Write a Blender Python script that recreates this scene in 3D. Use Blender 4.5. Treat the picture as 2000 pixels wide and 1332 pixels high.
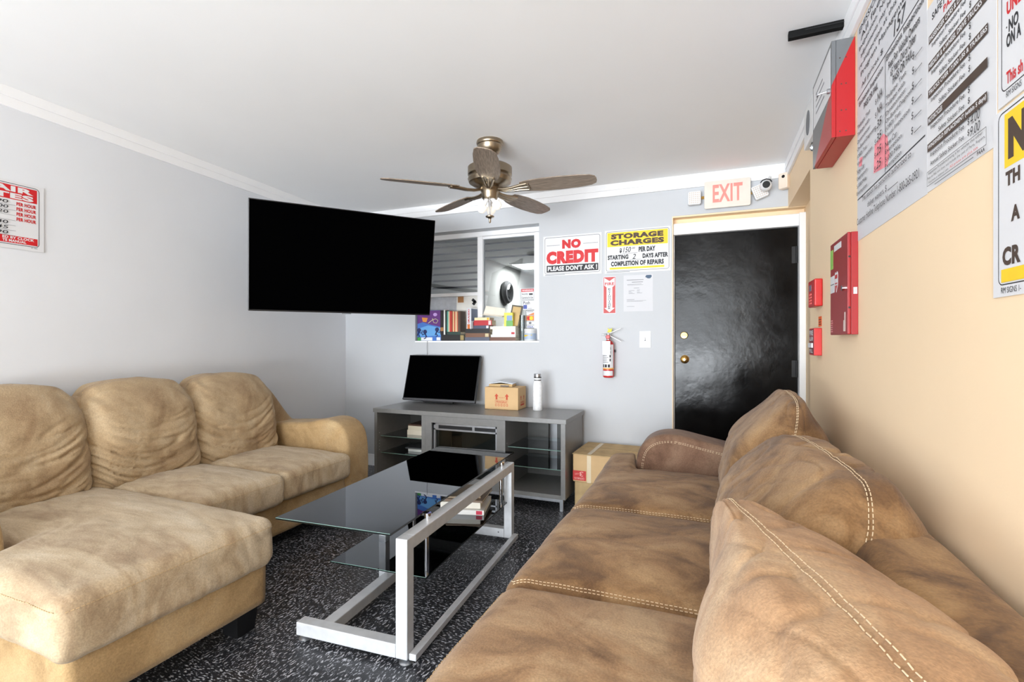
import bpy, bmesh, math, random
import numpy as np
from mathutils import Vector, Matrix

# ------------------------------------------------------------------ clear
for o in list(bpy.data.objects):
    bpy.data.objects.remove(o, do_unlink=True)
SC = bpy.context.scene
COL = SC.collection
random.seed(7)
R = math.radians

# ------------------------------------------------------------------ camera
cam_d = bpy.data.cameras.new('camera')
cam_d.sensor_width = 36.0
cam_d.lens = 967.0 / 2000.0 * 36.0
cam_d.clip_start = 0.02
cam = bpy.data.objects.new('camera', cam_d)
COL.objects.link(cam)
cam.location = (0, 0, 1.22)
cam.rotation_euler = (R(90), 0, math.atan(390 / 967))
SC.camera = cam

# ------------------------------------------------------------------ world, lights, exposure
W = bpy.data.worlds.new('world')
SC.world = W
W.use_nodes = True
W.node_tree.nodes['Background'].inputs[0].default_value = (0.9, 0.95, 1.0, 1)
W.node_tree.nodes['Background'].inputs[1].default_value = 1.0

def area(name, loc, rot, sx, sy, power, col=(1, 1, 1)):
    l = bpy.data.lights.new(name, 'AREA')
    l.shape = 'RECTANGLE'
    l.size = sx
    l.size_y = sy
    l.energy = power
    l.color = col
    o = bpy.data.objects.new(name, l)
    COL.objects.link(o)
    o.location = loc
    o.rotation_euler = rot
    return o

# daylight through the shop-front glazing behind the photographer
area('daylight_window', (-1.6, -4.6, 2.0), (R(90), 0, 0), 4.2, 1.5, 118, (0.89, 0.945, 1.0))
# added fill light outside, aimed up to brighten the ceiling like ground bounce
area('ceiling_fill', (-1.5, -4.3, 0.03), (R(180 - 35), 0, 0), 4.6, 3.0, 940, (0.89, 0.945, 1.0))
# ceiling panels of the office behind the window
area('office_panel_light', (-2.55, 7.75, 2.43), (0, 0, 0), 0.9, 0.55, 24, (1, 1, 1))

VS = SC.view_settings
VS.view_transform = 'Standard'
VS.look = 'None'
VS.exposure = 0.8
VS.gamma = 1.0
VS.use_curve_mapping = False

# ------------------------------------------------------------------ materials
def new_mat(name):
    m = bpy.data.materials.new(name)
    m.use_nodes = True
    nt = m.node_tree
    return m, nt, nt.nodes['Principled BSDF']

def srgb(r, g, b):
    f = lambda c: (c / 255) / 12.92 if c / 255 <= 0.04045 else ((c / 255 + 0.055) / 1.055) ** 2.4
    return (f(r), f(g), f(b), 1)

def plain(name, col, rough=0.5, metal=0.0, spec=0.5, emit=None, estr=0.0, var=0.04, vscale=12, bump=0.0, bscale=150):
    """a plain coloured surface with faint procedural mottling"""
    m, nt, b = new_mat(name)
    b.inputs['Roughness'].default_value = rough
    b.inputs['Metallic'].default_value = metal
    b.inputs['Specular IOR Level'].default_value = spec
    tc = nt.nodes.new('ShaderNodeTexCoord')
    nz = nt.nodes.new('ShaderNodeTexNoise')
    nz.inputs['Scale'].default_value = vscale
    nz.inputs['Detail'].default_value = 4
    nt.links.new(tc.outputs['Object'], nz.inputs['Vector'])
    rp = nt.nodes.new('ShaderNodeValToRGB')
    rp.color_ramp.elements[0].position = 0.3
    rp.color_ramp.elements[1].position = 0.7
    rp.color_ramp.elements[0].color = tuple(c * (1 - var) for c in col[:3]) + (1,)
    rp.color_ramp.elements[1].color = tuple(min(1, c * (1 + var)) for c in col[:3]) + (1,)
    nt.links.new(nz.outputs['Fac'], rp.inputs['Fac'])
    nt.links.new(rp.outputs['Color'], b.inputs['Base Color'])
    if bump:
        n2 = nt.nodes.new('ShaderNodeTexNoise')
        n2.inputs['Scale'].default_value = bscale
        nt.links.new(tc.outputs['Object'], n2.inputs['Vector'])
        bp = nt.nodes.new('ShaderNodeBump')
        bp.inputs['Strength'].default_value = bump
        bp.inputs['Distance'].default_value = 0.002
        nt.links.new(n2.outputs['Fac'], bp.inputs['Height'])
        nt.links.new(bp.outputs['Normal'], b.inputs['Normal'])
    if emit:
        b.inputs['Emission Color'].default_value = emit
        b.inputs['Emission Strength'].default_value = estr
    return m

def suede(name, dark, base, light, scale=3.2, streak=(1, 1, 1), seed=0.0, contrast=1.0, rough=0.8, bump=0.25, smudge=0.7):
    m, nt, b = new_mat(name)
    N, L = nt.nodes.new, nt.links.new
    tc = N('ShaderNodeTexCoord')
    mp = N('ShaderNodeMapping')
    mp.inputs['Location'].default_value = (seed, seed * 1.7, seed * 0.6)
    mp.inputs['Scale'].default_value = streak
    L(tc.outputs['Object'], mp.inputs['Vector'])
    n1 = N('ShaderNodeTexNoise')
    n1.inputs['Scale'].default_value = scale
    n1.inputs['Detail'].default_value = 7
    n1.inputs['Roughness'].default_value = 0.62
    n1.inputs['Distortion'].default_value = 0.9
    L(mp.outputs['Vector'], n1.inputs['Vector'])
    rp = N('ShaderNodeValToRGB')
    e = rp.color_ramp.elements
    e[0].position, e[0].color = 0.5 - 0.2 / contrast, dark
    e[1].position, e[1].color = 0.5 + 0.22 / contrast, light
    k = e.new(0.5); k.color = base
    L(n1.outputs['Fac'], rp.inputs['Fac'])
    # worn dark smudges
    n2 = N('ShaderNodeTexNoise')
    n2.inputs['Scale'].default_value = scale * 2.3
    n2.inputs['Detail'].default_value = 9
    n2.inputs['Roughness'].default_value = 0.7
    L(mp.outputs['Vector'], n2.inputs['Vector'])
    r2 = N('ShaderNodeValToRGB')
    r2.color_ramp.elements[0].position, r2.color_ramp.elements[0].color = 0.33, (0.6, 0.55, 0.5, 1)
    r2.color_ramp.elements[1].position, r2.color_ramp.elements[1].color = 0.5, (1, 1, 1, 1)
    L(n2.outputs['Fac'], r2.inputs['Fac'])
    mx = N('ShaderNodeMix'); mx.data_type = 'RGBA'; mx.blend_type = 'MULTIPLY'
    mx.inputs['Factor'].default_value = smudge
    L(rp.outputs['Color'], mx.inputs[6]); L(r2.outputs['Color'], mx.inputs[7])
    # fine nap
    n3 = N('ShaderNodeTexNoise')
    n3.inputs['Scale'].default_value = 190
    n3.inputs['Detail'].default_value = 3
    L(tc.outputs['Object'], n3.inputs['Vector'])
    r3 = N('ShaderNodeValToRGB')
    r3.color_ramp.elements[0].position, r3.color_ramp.elements[0].color = 0.3, (0.84, 0.84, 0.84, 1)
    r3.color_ramp.elements[1].position, r3.color_ramp.elements[1].color = 0.7, (1.12, 1.12, 1.12, 1)
    L(n3.outputs['Fac'], r3.inputs['Fac'])
    m2 = N('ShaderNodeMix'); m2.data_type = 'RGBA'; m2.blend_type = 'MULTIPLY'
    m2.inputs['Factor'].default_value = 1
    L(mx.outputs[2], m2.inputs[6]); L(r3.outputs['Color'], m2.inputs[7])
    L(m2.outputs[2], b.inputs['Base Color'])
    b.inputs['Roughness'].default_value = rough
    b.inputs['Specular IOR Level'].default_value = 0.25
    b.inputs['Sheen Weight'].default_value = 0.12
    b.inputs['Sheen Roughness'].default_value = 0.5
    bp = N('ShaderNodeBump'); bp.inputs['Strength'].default_value = bump; bp.inputs['Distance'].default_value = 0.002
    L(n3.outputs['Fac'], bp.inputs['Height'])
    L(bp.outputs['Normal'], b.inputs['Normal'])
    return m

def tinted_glass(name, tint, refl=1.0, rough=0.0, ior=1.5):
    m, nt, b = new_mat(name)
    nt.nodes.remove(b)
    N, L = nt.nodes.new, nt.links.new
    out = nt.nodes['Material Output']
    tr = N('ShaderNodeBsdfTransparent'); tr.inputs[0].default_value = tint
    gl = N('ShaderNodeBsdfGlossy'); gl.inputs['Roughness'].default_value = rough
    gl.inputs[0].default_value = (0.95, 0.97, 1, 1)
    fr = N('ShaderNodeFresnel'); fr.inputs['IOR'].default_value = ior
    nz = N('ShaderNodeTexNoise'); nz.inputs['Scale'].default_value = 3
    mu = N('ShaderNodeMath'); mu.operation = 'MULTIPLY'; mu.inputs[1].default_value = refl; mu.use_clamp = True
    L(fr.outputs[0], mu.inputs[0])
    mx = N('ShaderNodeMixShader')
    L(mu.outputs[0], mx.inputs[0]); L(tr.outputs[0], mx.inputs[1]); L(gl.outputs[0], mx.inputs[2])
    L(mx.outputs[0], out.inputs['Surface'])
    return m

def wood(name, c1, c2, axis=(1, 14, 14), rough=0.45):
    m, nt, b = new_mat(name)
    N, L = nt.nodes.new, nt.links.new
    tc = N('ShaderNodeTexCoord'); mp = N('ShaderNodeMapping'); mp.inputs['Scale'].default_value = axis
    L(tc.outputs['Object'], mp.inputs['Vector'])
    n = N('ShaderNodeTexNoise'); n.inputs['Scale'].default_value = 9; n.inputs['Detail'].default_value = 6
    L(mp.outputs['Vector'], n.inputs['Vector'])
    rp = N('ShaderNodeValToRGB')
    rp.color_ramp.elements[0].position, rp.color_ramp.elements[0].color = 0.35, c1
    rp.color_ramp.elements[1].position, rp.color_ramp.elements[1].color = 0.68, c2
    L(n.outputs['Fac'], rp.inputs['Fac']); L(rp.outputs['Color'], b.inputs['Base Color'])
    b.inputs['Roughness'].default_value = rough
    return m

def tile_material():
    m, nt, b = new_mat('flecked_black_vinyl')
    N, L = nt.nodes.new, nt.links.new
    tc = N('ShaderNodeTexCoord'); oi = N('ShaderNodeObjectInfo')
    ad = N('ShaderNodeVectorMath'); ad.operation = 'ADD'
    sc_ = N('ShaderNodeVectorMath'); sc_.operation = 'SCALE'; sc_.inputs['Scale'].default_value = 37.0
    cmb = N('ShaderNodeCombineXYZ')
    for i in range(3): L(oi.outputs['Random'], cmb.inputs[i])
    L(cmb.outputs[0], sc_.inputs[0])
    L(tc.outputs['Object'], ad.inputs[0]); L(sc_.outputs[0], ad.inputs[1])
    mpA = N('ShaderNodeMapping'); mpA.inputs['Scale'].default_value = (58, 150, 60)
    mpA.inputs['Rotation'].default_value = (0, 0, R(22))
    mpB = N('ShaderNodeMapping'); mpB.inputs['Scale'].default_value = (150, 58, 60)
    mpB.inputs['Rotation'].default_value = (0, 0, R(-30))
    L(ad.outputs[0], mpA.inputs[0]); L(ad.outputs[0], mpB.inputs[0])
    gt = N('ShaderNodeMath'); gt.operation = 'GREATER_THAN'; gt.inputs[1].default_value = 0.5
    L(oi.outputs['Random'], gt.inputs[0])
    mv = N('ShaderNodeMix'); mv.data_type = 'VECTOR'
    L(gt.outputs[0], mv.inputs[0]); L(mpA.outputs[0], mv.inputs[4]); L(mpB.outputs[0], mv.inputs[5])
    n = N('ShaderNodeTexNoise'); n.inputs['Scale'].default_value = 1.0; n.inputs['Detail'].default_value = 2.5
    n.inputs['Roughness'].default_value = 0.6
    L(mv.outputs[1], n.inputs['Vector'])
    rp = N('ShaderNodeValToRGB')
    e = rp.color_ramp.elements
    e[0].position, e[0].color = 0.50, srgb(38, 39, 43)
    e[1].position, e[1].color = 0.64, srgb(186, 188, 194)
    k = e.new(0.56); k.color = srgb(66, 68, 74)
    L(n.outputs['Fac'], rp.inputs['Fac'])
    n2 = N('ShaderNodeTexNoise'); n2.inputs['Scale'].default_value = 5; n2.inputs['Detail'].default_value = 5
    L(tc.outputs['Object'], n2.inputs['Vector'])
    rr = N('ShaderNodeMapRange'); rr.inputs[3].default_value = 0.22; rr.inputs[4].default_value = 0.5
    L(n2.outputs['Fac'], rr.inputs[0])
    L(rr.outputs[0], b.inputs['Roughness'])
    L(rp.outputs['Color'], b.inputs['Base Color'])
    b.inputs['Specular IOR Level'].default_value = 0.45
    return m

def door_material():
    m, nt, b = new_mat('scuffed_black_door_paint')
    N, L = nt.nodes.new, nt.links.new
    tc = N('ShaderNodeTexCoord')
    n = N('ShaderNodeTexNoise'); n.inputs['Scale'].default_value = 4; n.inputs['Detail'].default_value = 8
    L(tc.outputs['Object'], n.inputs['Vector'])
    rp = N('ShaderNodeValToRGB')
    rp.color_ramp.elements[0].color = srgb(5, 5, 6)
    rp.color_ramp.elements[1].color = srgb(20, 19, 18)
    b.inputs['Specular IOR Level'].default_value = 0.24
    L(n.outputs['Fac'], rp.inputs['Fac']); L(rp.outputs['Color'], b.inputs['Base Color'])
    rr = N('ShaderNodeMapRange'); rr.inputs[1].default_value = 0.3; rr.inputs[2].default_value = 0.7
    rr.inputs[3].default_value = 0.13; rr.inputs[4].default_value = 0.26
    L(n.outputs['Fac'], rr.inputs[0]); L(rr.outputs[0], b.inputs['Roughness'])
    n2 = N('ShaderNodeTexNoise'); n2.inputs['Scale'].default_value = 8; n2.inputs['Detail'].default_value = 5
    L(tc.outputs['Object'], n2.inputs['Vector'])
    bp = N('ShaderNodeBump'); bp.inputs['Strength'].default_value = 0.6; bp.inputs['Distance'].default_value = 0.004
    L(n2.outputs['Fac'], bp.inputs['Height']); L(bp.outputs['Normal'], b.inputs['Normal'])
    return m

MT = {}
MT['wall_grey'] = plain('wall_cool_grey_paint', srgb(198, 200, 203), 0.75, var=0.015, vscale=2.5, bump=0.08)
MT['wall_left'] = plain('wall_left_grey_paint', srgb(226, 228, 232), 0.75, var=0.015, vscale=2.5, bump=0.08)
MT['beige'] = plain('wall_beige_paint', srgb(244, 218, 182), 0.7, var=0.02, vscale=2.0, bump=0.08)
MT['ceiling'] = plain('ceiling_white_paint', srgb(246, 246, 246), 0.85, var=0.012, vscale=1.6)
MT['trim'] = plain('trim_white_paint', srgb(246, 246, 247), 0.5, var=0.01)
MT['tile'] = tile_material()
MT['grout'] = plain('tile_joint_grey', srgb(105, 106, 110), 0.8)
MT['door'] = door_material()
MT['black_screen'] = plain('screen_black', (0.0006, 0.0006, 0.0007, 1), 0.9, spec=0.0, var=0)
MT['black_plastic'] = plain('black_plastic', srgb(16, 16, 18), 0.4)
MT['black_matte'] = plain('black_matte', srgb(10, 10, 10), 0.7, spec=0.2)
MT['white_plastic'] = plain('white_plastic', srgb(226, 226, 226), 0.35, var=0.01)
MT['white_sheet'] = plain('white_sign_sheet', srgb(222, 222, 224), 0.45, var=0.01)
MT['paper'] = plain('white_paper', srgb(212, 212, 215), 0.8, var=0.01)
MT['ink'] = plain('black_ink', srgb(36, 36, 40), 0.6)
MT['ink_grey'] = plain('grey_ink', srgb(120, 122, 126), 0.7)
MT['ink_brown'] = plain('dark_brown_ink', srgb(72, 56, 46), 0.6)
MT['red'] = plain('sign_red', srgb(205, 22, 28), 0.5)
MT['yellow'] = plain('sign_yellow', srgb(245, 205, 30), 0.5)
MT['alarm_red'] = plain('alarm_red_paint', srgb(192, 30, 28), 0.35)
MT['deep_red'] = plain('cabinet_red_paint', srgb(150, 22, 27), 0.35)
MT['steel'] = plain('brushed_steel', srgb(190, 192, 196), 0.32, metal=0.9, var=0.08, vscale=30)
MT['table_steel'] = plain('satin_silver_tube', srgb(205, 207, 210), 0.4, metal=0.25, var=0.06, vscale=25)
MT['chrome'] = plain('chrome', srgb(225, 226, 230), 0.08, metal=1.0, var=0.01)
MT['brass'] = plain('brass', srgb(190, 150, 82), 0.25, metal=1.0)
MT['antique'] = plain('antique_pewter_brass', srgb(158, 144, 124), 0.3, metal=1.0, var=0.1)
MT['blade'] = wood('weathered_blade_wood', srgb(112, 98, 84), srgb(162, 144, 126), (2, 26, 26))
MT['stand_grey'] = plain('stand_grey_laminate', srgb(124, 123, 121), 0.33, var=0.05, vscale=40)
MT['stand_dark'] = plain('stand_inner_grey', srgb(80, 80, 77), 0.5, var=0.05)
MT['cardboard'] = plain('cardboard', srgb(206, 172, 126), 0.8, var=0.05, vscale=9)
MT['cardboard_old'] = plain('old_cardboard', srgb(190, 162, 118), 0.85, var=0.14, vscale=14)
MT['card_print'] = plain('cardboard_red_print', srgb(190, 76, 52), 0.8)
MT['tape'] = plain('packing_tape', srgb(222, 204, 172), 0.25)
MT['glass_top'] = tinted_glass('smoked_glass', (0.70, 0.72, 0.73, 1), 1.35, 0.0)
MT['glass_shelf'] = tinted_glass('green_shelf_glass', (0.80, 0.88, 0.85, 1), 1.6)
MT['glass_edge'] = plain('glass_edge_dark', srgb(14, 18, 18), 0.15)
MT['glass_rim'] = plain('glass_edge_green', srgb(120, 150, 140), 0.2)
MT['pane'] = tinted_glass('window_glass', (0.90, 0.92, 0.92, 1), 2.2)
MT['fire_glass'] = tinted_glass('fireplace_glass', (0.55, 0.57, 0.57, 1), 1.6)
MT['page'] = plain('book_pages', srgb(232, 222, 200), 0.85, var=0.05, vscale=60)
MT['stitch'] = plain('cream_thread', srgb(226, 205, 172), 0.7)
MT['stitch_tan'] = plain('tan_thread', srgb(196, 166, 124), 0.7)
MT['exit_red'] = plain('exit_letter_red', srgb(255, 120, 112), 0.4, emit=srgb(255, 96, 88), estr=0.55)
MT['bulb'] = plain('frosted_bulb', srgb(246, 240, 228), 0.3, emit=(1, 0.93, 0.82, 1), estr=0.25)
MT['panel_glow'] = plain('light_panel_glow', srgb(255, 255, 255), 0.5, emit=(1, 1, 1, 1), estr=3.0)
MT['slat'] = plain('blind_slat_darkened', srgb(104, 106, 116), 0.5)  # slat colour darkened to stand in for the dark reflection in the pane
MT['office'] = plain('office_wall_grey', srgb(205, 206, 204), 0.8, var=0.01)

suede_R = suede('brown_worn_suede', srgb(121, 91, 64), srgb(162, 128, 93), srgb(183, 153, 117), 4.2, seed=1.3, contrast=1.5, bump=0.6)
suede_R2 = suede('brown_worn_suede_streaked', srgb(109, 80, 53), srgb(148, 114, 78), srgb(171, 139, 101), 4.0, (1.0, 1.25, 1.2), seed=4.1, contrast=1.25, bump=0.6)
suede_RB = suede('brown_leather_back', srgb(93, 66, 41), srgb(135, 101, 64), srgb(162, 128, 87), 5.0, (1, 1, 1), seed=7.7, contrast=1.5, bump=0.6)
suede_RA = suede('brown_leather_arm', srgb(96, 69, 53), srgb(123, 94, 75), srgb(141, 114, 93), 3.4, seed=2.9, contrast=1.2, bump=0.6)
suede_RC = suede('tan_cushion_suede', srgb(148, 112, 80), srgb(178, 142, 107), srgb(196, 166, 132), 3.4, seed=9.2, contrast=1.3, bump=0.6)
suede_L = suede('tan_worn_suede', srgb(144, 117, 87), srgb(174, 150, 117), srgb(190, 171, 142), 3.2, seed=3.3, contrast=0.95, smudge=0.45, bump=0.4)
suede_LT = suede('tan_worn_suede_seat', srgb(153, 128, 100), srgb(185, 164, 134), srgb(205, 189, 164), 3.2, (0.8, 2.4, 1), seed=5.9, contrast=0.95, smudge=0.45, bump=0.4)
suede_LB = suede('tan_base_suede', srgb(146, 117, 78), srgb(180, 150, 107), srgb(194, 169, 130), 3.0, seed=6.4, contrast=0.95, smudge=0.45, bump=0.4)

# ------------------------------------------------------------------ mesh helpers
def tag(o, label=None, cat=None, group=None, kind=None):
    if label: o['label'] = label
    if cat: o['category'] = cat
    if group: o['group'] = group
    if kind: o['kind'] = kind
    return o

def thing(name, label, cat, loc=(0, 0, 0), rz=0, group=None, rot=None):
    o = bpy.data.objects.new(name, None)
    o.empty_display_size = 0.05
    COL.objects.link(o)
    o.location = loc
    o.rotation_euler = rot if rot else (0, 0, rz)
    return tag(o, label, cat, group)

class MB:
    def __init__(s):
        s.v, s.f = [], []
    def add(s, vs, fs, M=None):
        b = len(s.v)
        s.v += [tuple(M @ Vector(v)) if M else tuple(v) for v in vs]
        s.f += [tuple(b + i for i in f) for f in fs]
        return s
    def box(s, x0, x1, y0, y1, z0, z1, M=None):
        vs = [(x0, y0, z0), (x1, y0, z0), (x1, y1, z0), (x0, y1, z0), (x0, y0, z1), (x1, y0, z1), (x1, y1, z1), (x0, y1, z1)]
        return s.add(vs, [(0, 3, 2, 1), (4, 5, 6, 7), (0, 1, 5, 4), (1, 2, 6, 5), (2, 3, 7, 6), (3, 0, 4, 7)], M)
    def cyl(s, p0, p1, r, n=20, r1=None, cap=True):
        p0, p1 = Vector(p0), Vector(p1)
        r1 = r if r1 is None else r1
        d = (p1 - p0).normalized()
        a = d.orthogonal().normalized(); b = d.cross(a)
        vs = []
        for i in range(n):
            t = 2 * math.pi * i / n
            e = a * math.cos(t) + b * math.sin(t)
            vs.append(p0 + e * r); vs.append(p1 + e * r1)
        fs = [(2 * i, 2 * ((i + 1) % n), 2 * ((i + 1) % n) + 1, 2 * i + 1) for i in range(n)]
        if cap:
            fs.append(tuple(2 * i for i in reversed(range(n))))
            fs.append(tuple(2 * i + 1 for i in range(n)))
        return s.add(vs, fs)
    def tube(s, pts, r, n=8):
        pts = [Vector(p) for p in pts]
        rings = []
        prev = None
        for i, p in enumerate(pts):
            d = (pts[min(i + 1, len(pts) - 1)] - pts[max(i - 1, 0)]).normalized()
            a = d.orthogonal().normalized() if prev is None else (prev - d * prev.dot(d)).normalized()
            prev = a
            b = d.cross(a)
            rings.append([p + (a * math.cos(2 * math.pi * k / n) + b * math.sin(2 * math.pi * k / n)) * r for k in range(n)])
        vs = [q for rg in rings for q in rg]
        fs = []
        for i in range(len(pts) - 1):
            for k in range(n):
                fs.append((i * n + k, i * n + (k + 1) % n, (i + 1) * n + (k + 1) % n, (i + 1) * n + k))
        fs.append(tuple(reversed(range(n)))); fs.append(tuple((len(pts) - 1) * n + k for k in range(n)))
        return s.add(vs, fs)
    def lathe(s, prof, M=None, n=32):
        """prof = [(r, z)...] turned about z"""
        vs, fs = [], []
        for r, z in prof:
            for k in range(n):
                t = 2 * math.pi * k / n
                vs.append((r * math.cos(t), r * math.sin(t), z))
        for i in range(len(prof) - 1):
            for k in range(n):
                fs.append((i * n + k, i * n + (k + 1) % n, (i + 1) * n + (k + 1) % n, (i + 1) * n + k))
        fs.append(tuple(reversed(range(n)))); fs.append(tuple((len(prof) - 1) * n + k for k in range(n)))
        return s.add(vs, fs, M)
    def prism(s, poly, z0, z1, M=None):
        n = len(poly)
        vs = [(x, y, z0) for x, y in poly] + [(x, y, z1) for x, y in poly]
        fs = [tuple(reversed(range(n))), tuple(range(n, 2 * n))]
        fs += [(i, (i + 1) % n, n + (i + 1) % n, n + i) for i in range(n)]
        return s.add(vs, fs, M)
    def build(s, name, mat, parent=None, bevel=0.0, seg=2, smooth=False, angle=None):
        me = bpy.data.meshes.new(name)
        me.from_pydata([tuple(v) for v in s.v], [], s.f)
        if bevel:
            bm = bmesh.new(); bm.from_mesh(me)
            bmesh.ops.remove_doubles(bm, verts=bm.verts, dist=1e-6)
            es = [e for e in bm.edges if len(e.link_faces) == 2 and e.calc_face_angle(0) > R(30)]
            bmesh.ops.bevel(bm, geom=es, offset=bevel, segments=seg, affect='EDGES', clamp_overlap=True, profile=0.5)
            bm.to_mesh(me); bm.free()
        if smooth:
            me.polygons.foreach_set('use_smooth', [True] * len(me.polygons))
            if angle:
                try: me.set_sharp_from_angle(angle=R(angle))
                except Exception: pass
        me.materials.append(mat)
        me.update()
        o = bpy.data.objects.new(name, me)
        COL.objects.link(o)
        if parent: o.parent = parent
        return o

def struct(name, mb, mat, **k):
    o = mb.build(name, mat, **k)
    o['kind'] = 'structure'
    return o

# ------------------------------------------------------------------ lettering
_tc = {}
def text_geo(body, bold=0.0, shear=0.0):
    key = (body, bold, shear)
    if key in _tc: return _tc[key]
    cu = bpy.data.curves.new('lettering', 'FONT')
    cu.body = body; cu.size = 1.0; cu.offset = bold; cu.shear = shear; cu.resolution_u = 3; cu.space_character = 1.0 + max(0.0, bold) * 1.6
    ob = bpy.data.objects.new('lettering_tmp', cu)
    me = ob.to_mesh()
    vs = [tuple(v.co) for v in me.vertices]
    fs = [tuple(p.vertices) for p in me.polygons]
    ob.to_mesh_clear()
    bpy.data.objects.remove(ob); bpy.data.curves.remove(cu)
    _tc[key] = (vs, fs)
    return _tc[key]

def put_text(mb, body, x0, y0, x1, y1, w, bold=0.0, shear=0.0, rot=0.0, M=None):
    vs, fs = text_geo(body, bold, shear)
    if not vs: return
    a0, a1 = min(v[0] for v in vs), max(v[0] for v in vs)
    b0, b1 = min(v[1] for v in vs), max(v[1] for v in vs)
    sx = (x1 - x0) / max(1e-6, a1 - a0); sy = (y1 - y0) / max(1e-6, b1 - b0)
    out = [((v[0] - a0) * sx + x0, (v[1] - b0) * sy + y0, w) for v in vs]
    if rot:
        cx, cy = (x0 + x1) / 2, (y0 + y1) / 2
        c, s = math.cos(rot), math.sin(rot)
        out = [(cx + (x - cx) * c - (y - cy) * s, cy + (x - cx) * s + (y - cy) * c, z) for x, y, z in out]
    mb.add(out, fs, M)

def round_poly(x0, y0, x1, y1, r, n=5):
    p = []
    for cx, cy, a in ((x1 - r, y0 + r, -90), (x1 - r, y1 - r, 0), (x0 + r, y1 - r, 90), (x0 + r, y0 + r, 180)):
        for k in range(n + 1):
            t = R(a + 90 * k / n)
            p.append((cx + r * math.cos(t), cy + r * math.sin(t)))
    return p

def frame_mb(mb, x0, y0, x1, y1, r, lw, w):
    a = round_poly(x0, y0, x1, y1, r); b = round_poly(x0 + lw, y0 + lw, x1 - lw, y1 - lw, max(0.0005, r - lw))
    n = len(a)
    mb.add([(x, y, w) for x, y in a + b], [(i, (i + 1) % n, n + (i + 1) % n, n + i) for i in range(n)])

def place(o, origin, u, v):
    u, v = Vector(u).normalized(), Vector(v).normalized()
    w = u.cross(v)
    o.matrix_world = Matrix(((u.x, v.x, w.x, origin[0]), (u.y, v.y, w.y, origin[1]), (u.z, v.z, w.z, origin[2]), (0, 0, 0, 1)))

UB = ((1, 0, 0), (0, 0, 1))          # back wall: right, up
UR = ((0, -1, 0), (0, 0, 1))         # right wall
_lw = Vector((-0.0657, 0.9978, 0))
UL = (tuple(_lw), (0, 0, 1))         # left wall

def sign(name, label, cat, origin, UV, Wd, Hd, items, thick=0.003, sheet='white_sheet', radius=0.0, group=None, panel='panel', parent=None):
    """a flat printed sheet; items in sheet coordinates (metres from the lower left corner)"""
    t = thing(name, label, cat, group=group)
    place(t, origin, *UV)
    poly = round_poly(0, 0, Wd, Hd, radius) if radius else [(0, 0), (Wd, 0), (Wd, Hd), (0, Hd)]
    MB().prism(poly, 0, thick).build(panel, MT[sheet], t)
    groups = {}
    for i, it in enumerate(items):
        w = thick + 0.0002 + 0.00012 * i
        kind, mat, part = it[0], it[1], it[2]
        mb = groups.setdefault((i, part, mat), MB())
        a = it[3:]
        if kind == 'rect': mb.add([(a[0], a[1], w), (a[2], a[1], w), (a[2], a[3], w), (a[0], a[3], w)], [(0, 1, 2, 3)])
        elif kind == 'poly': mb.add([(x, y, w) for x, y in a[0]], [tuple(range(len(a[0])))])
        elif kind == 'frame': frame_mb(mb, a[0], a[1], a[2], a[3], a[4], a[5], w)
        elif kind == 'text': put_text(mb, a[0], a[1], a[2], a[3], a[4], w, *(a[5:]))
    for (i, part, mat), mb in groups.items():
        mb.build(part, MT[mat], t)
    return t

# ------------------------------------------------------------------ noise and soft upholstery
_rng = np.random.RandomState(11)
_perm = _rng.permutation(256)
_perm = np.concatenate([_perm, _perm, _perm])
_grad = _rng.normal(size=(256, 3)); _grad /= np.linalg.norm(_grad, axis=1)[:, None]
def perlin(P):
    i = np.floor(P).astype(int); f = P - i
    u = f * f * f * (f * (f * 6 - 15) + 10)
    i &= 255
    def g(dx, dy, dz):
        h = _perm[_perm[_perm[i[:, 0] + dx] + i[:, 1] + dy] + i[:, 2] + dz] & 255
        return np.einsum('ij,ij->i', _grad[h], f - np.array([dx, dy, dz]))
    lx = lambda a, b: a + u[:, 0] * (b - a)
    ly = lambda a, b: a + u[:, 1] * (b - a)
    a = ly(lx(g(0, 0, 0), g(1, 0, 0)), lx(g(0, 1, 0), g(1, 1, 0)))
    b = ly(lx(g(0, 0, 1), g(1, 0, 1)), lx(g(0, 1, 1), g(1, 1, 1)))
    return a + u[:, 2] * (b - a)
def ridged(P):
    return 1 - np.minimum(1, np.abs(perlin(P)) * 3.2)
def sstep(a, b, x):
    t = np.clip((x - a) / (b - a), 0, 1)
    return t * t * (3 - 2 * t)

_cube = {}
def cube_grid(nx, ny, nz):
    key = (nx, ny, nz)
    if key in _cube: return _cube[key]
    V, F = [], []
    idx = {}
    ns = (nx, ny, nz)
    def vid(c):
        if c not in idx:
            idx[c] = len(V); V.append([2.0 * c[k] / ns[k] - 1 for k in range(3)])
        return idx[c]
    for ax in range(3):
        a, b = (ax + 1) % 3, (ax + 2) % 3
        for side in (0, ns[ax]):
            for i in range(ns[a]):
                for j in range(ns[b]):
                    q = []
                    for di, dj in ((0, 0), (1, 0), (1, 1), (0, 1)):
                        c = [0, 0, 0]; c[ax] = side; c[a] = i + di; c[b] = j + dj
                        q.append(vid(tuple(c)))
                    F.append(q if side else q[::-1])
    _cube[key] = (np.array(V), np.array(F))
    return _cube[key]

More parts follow.
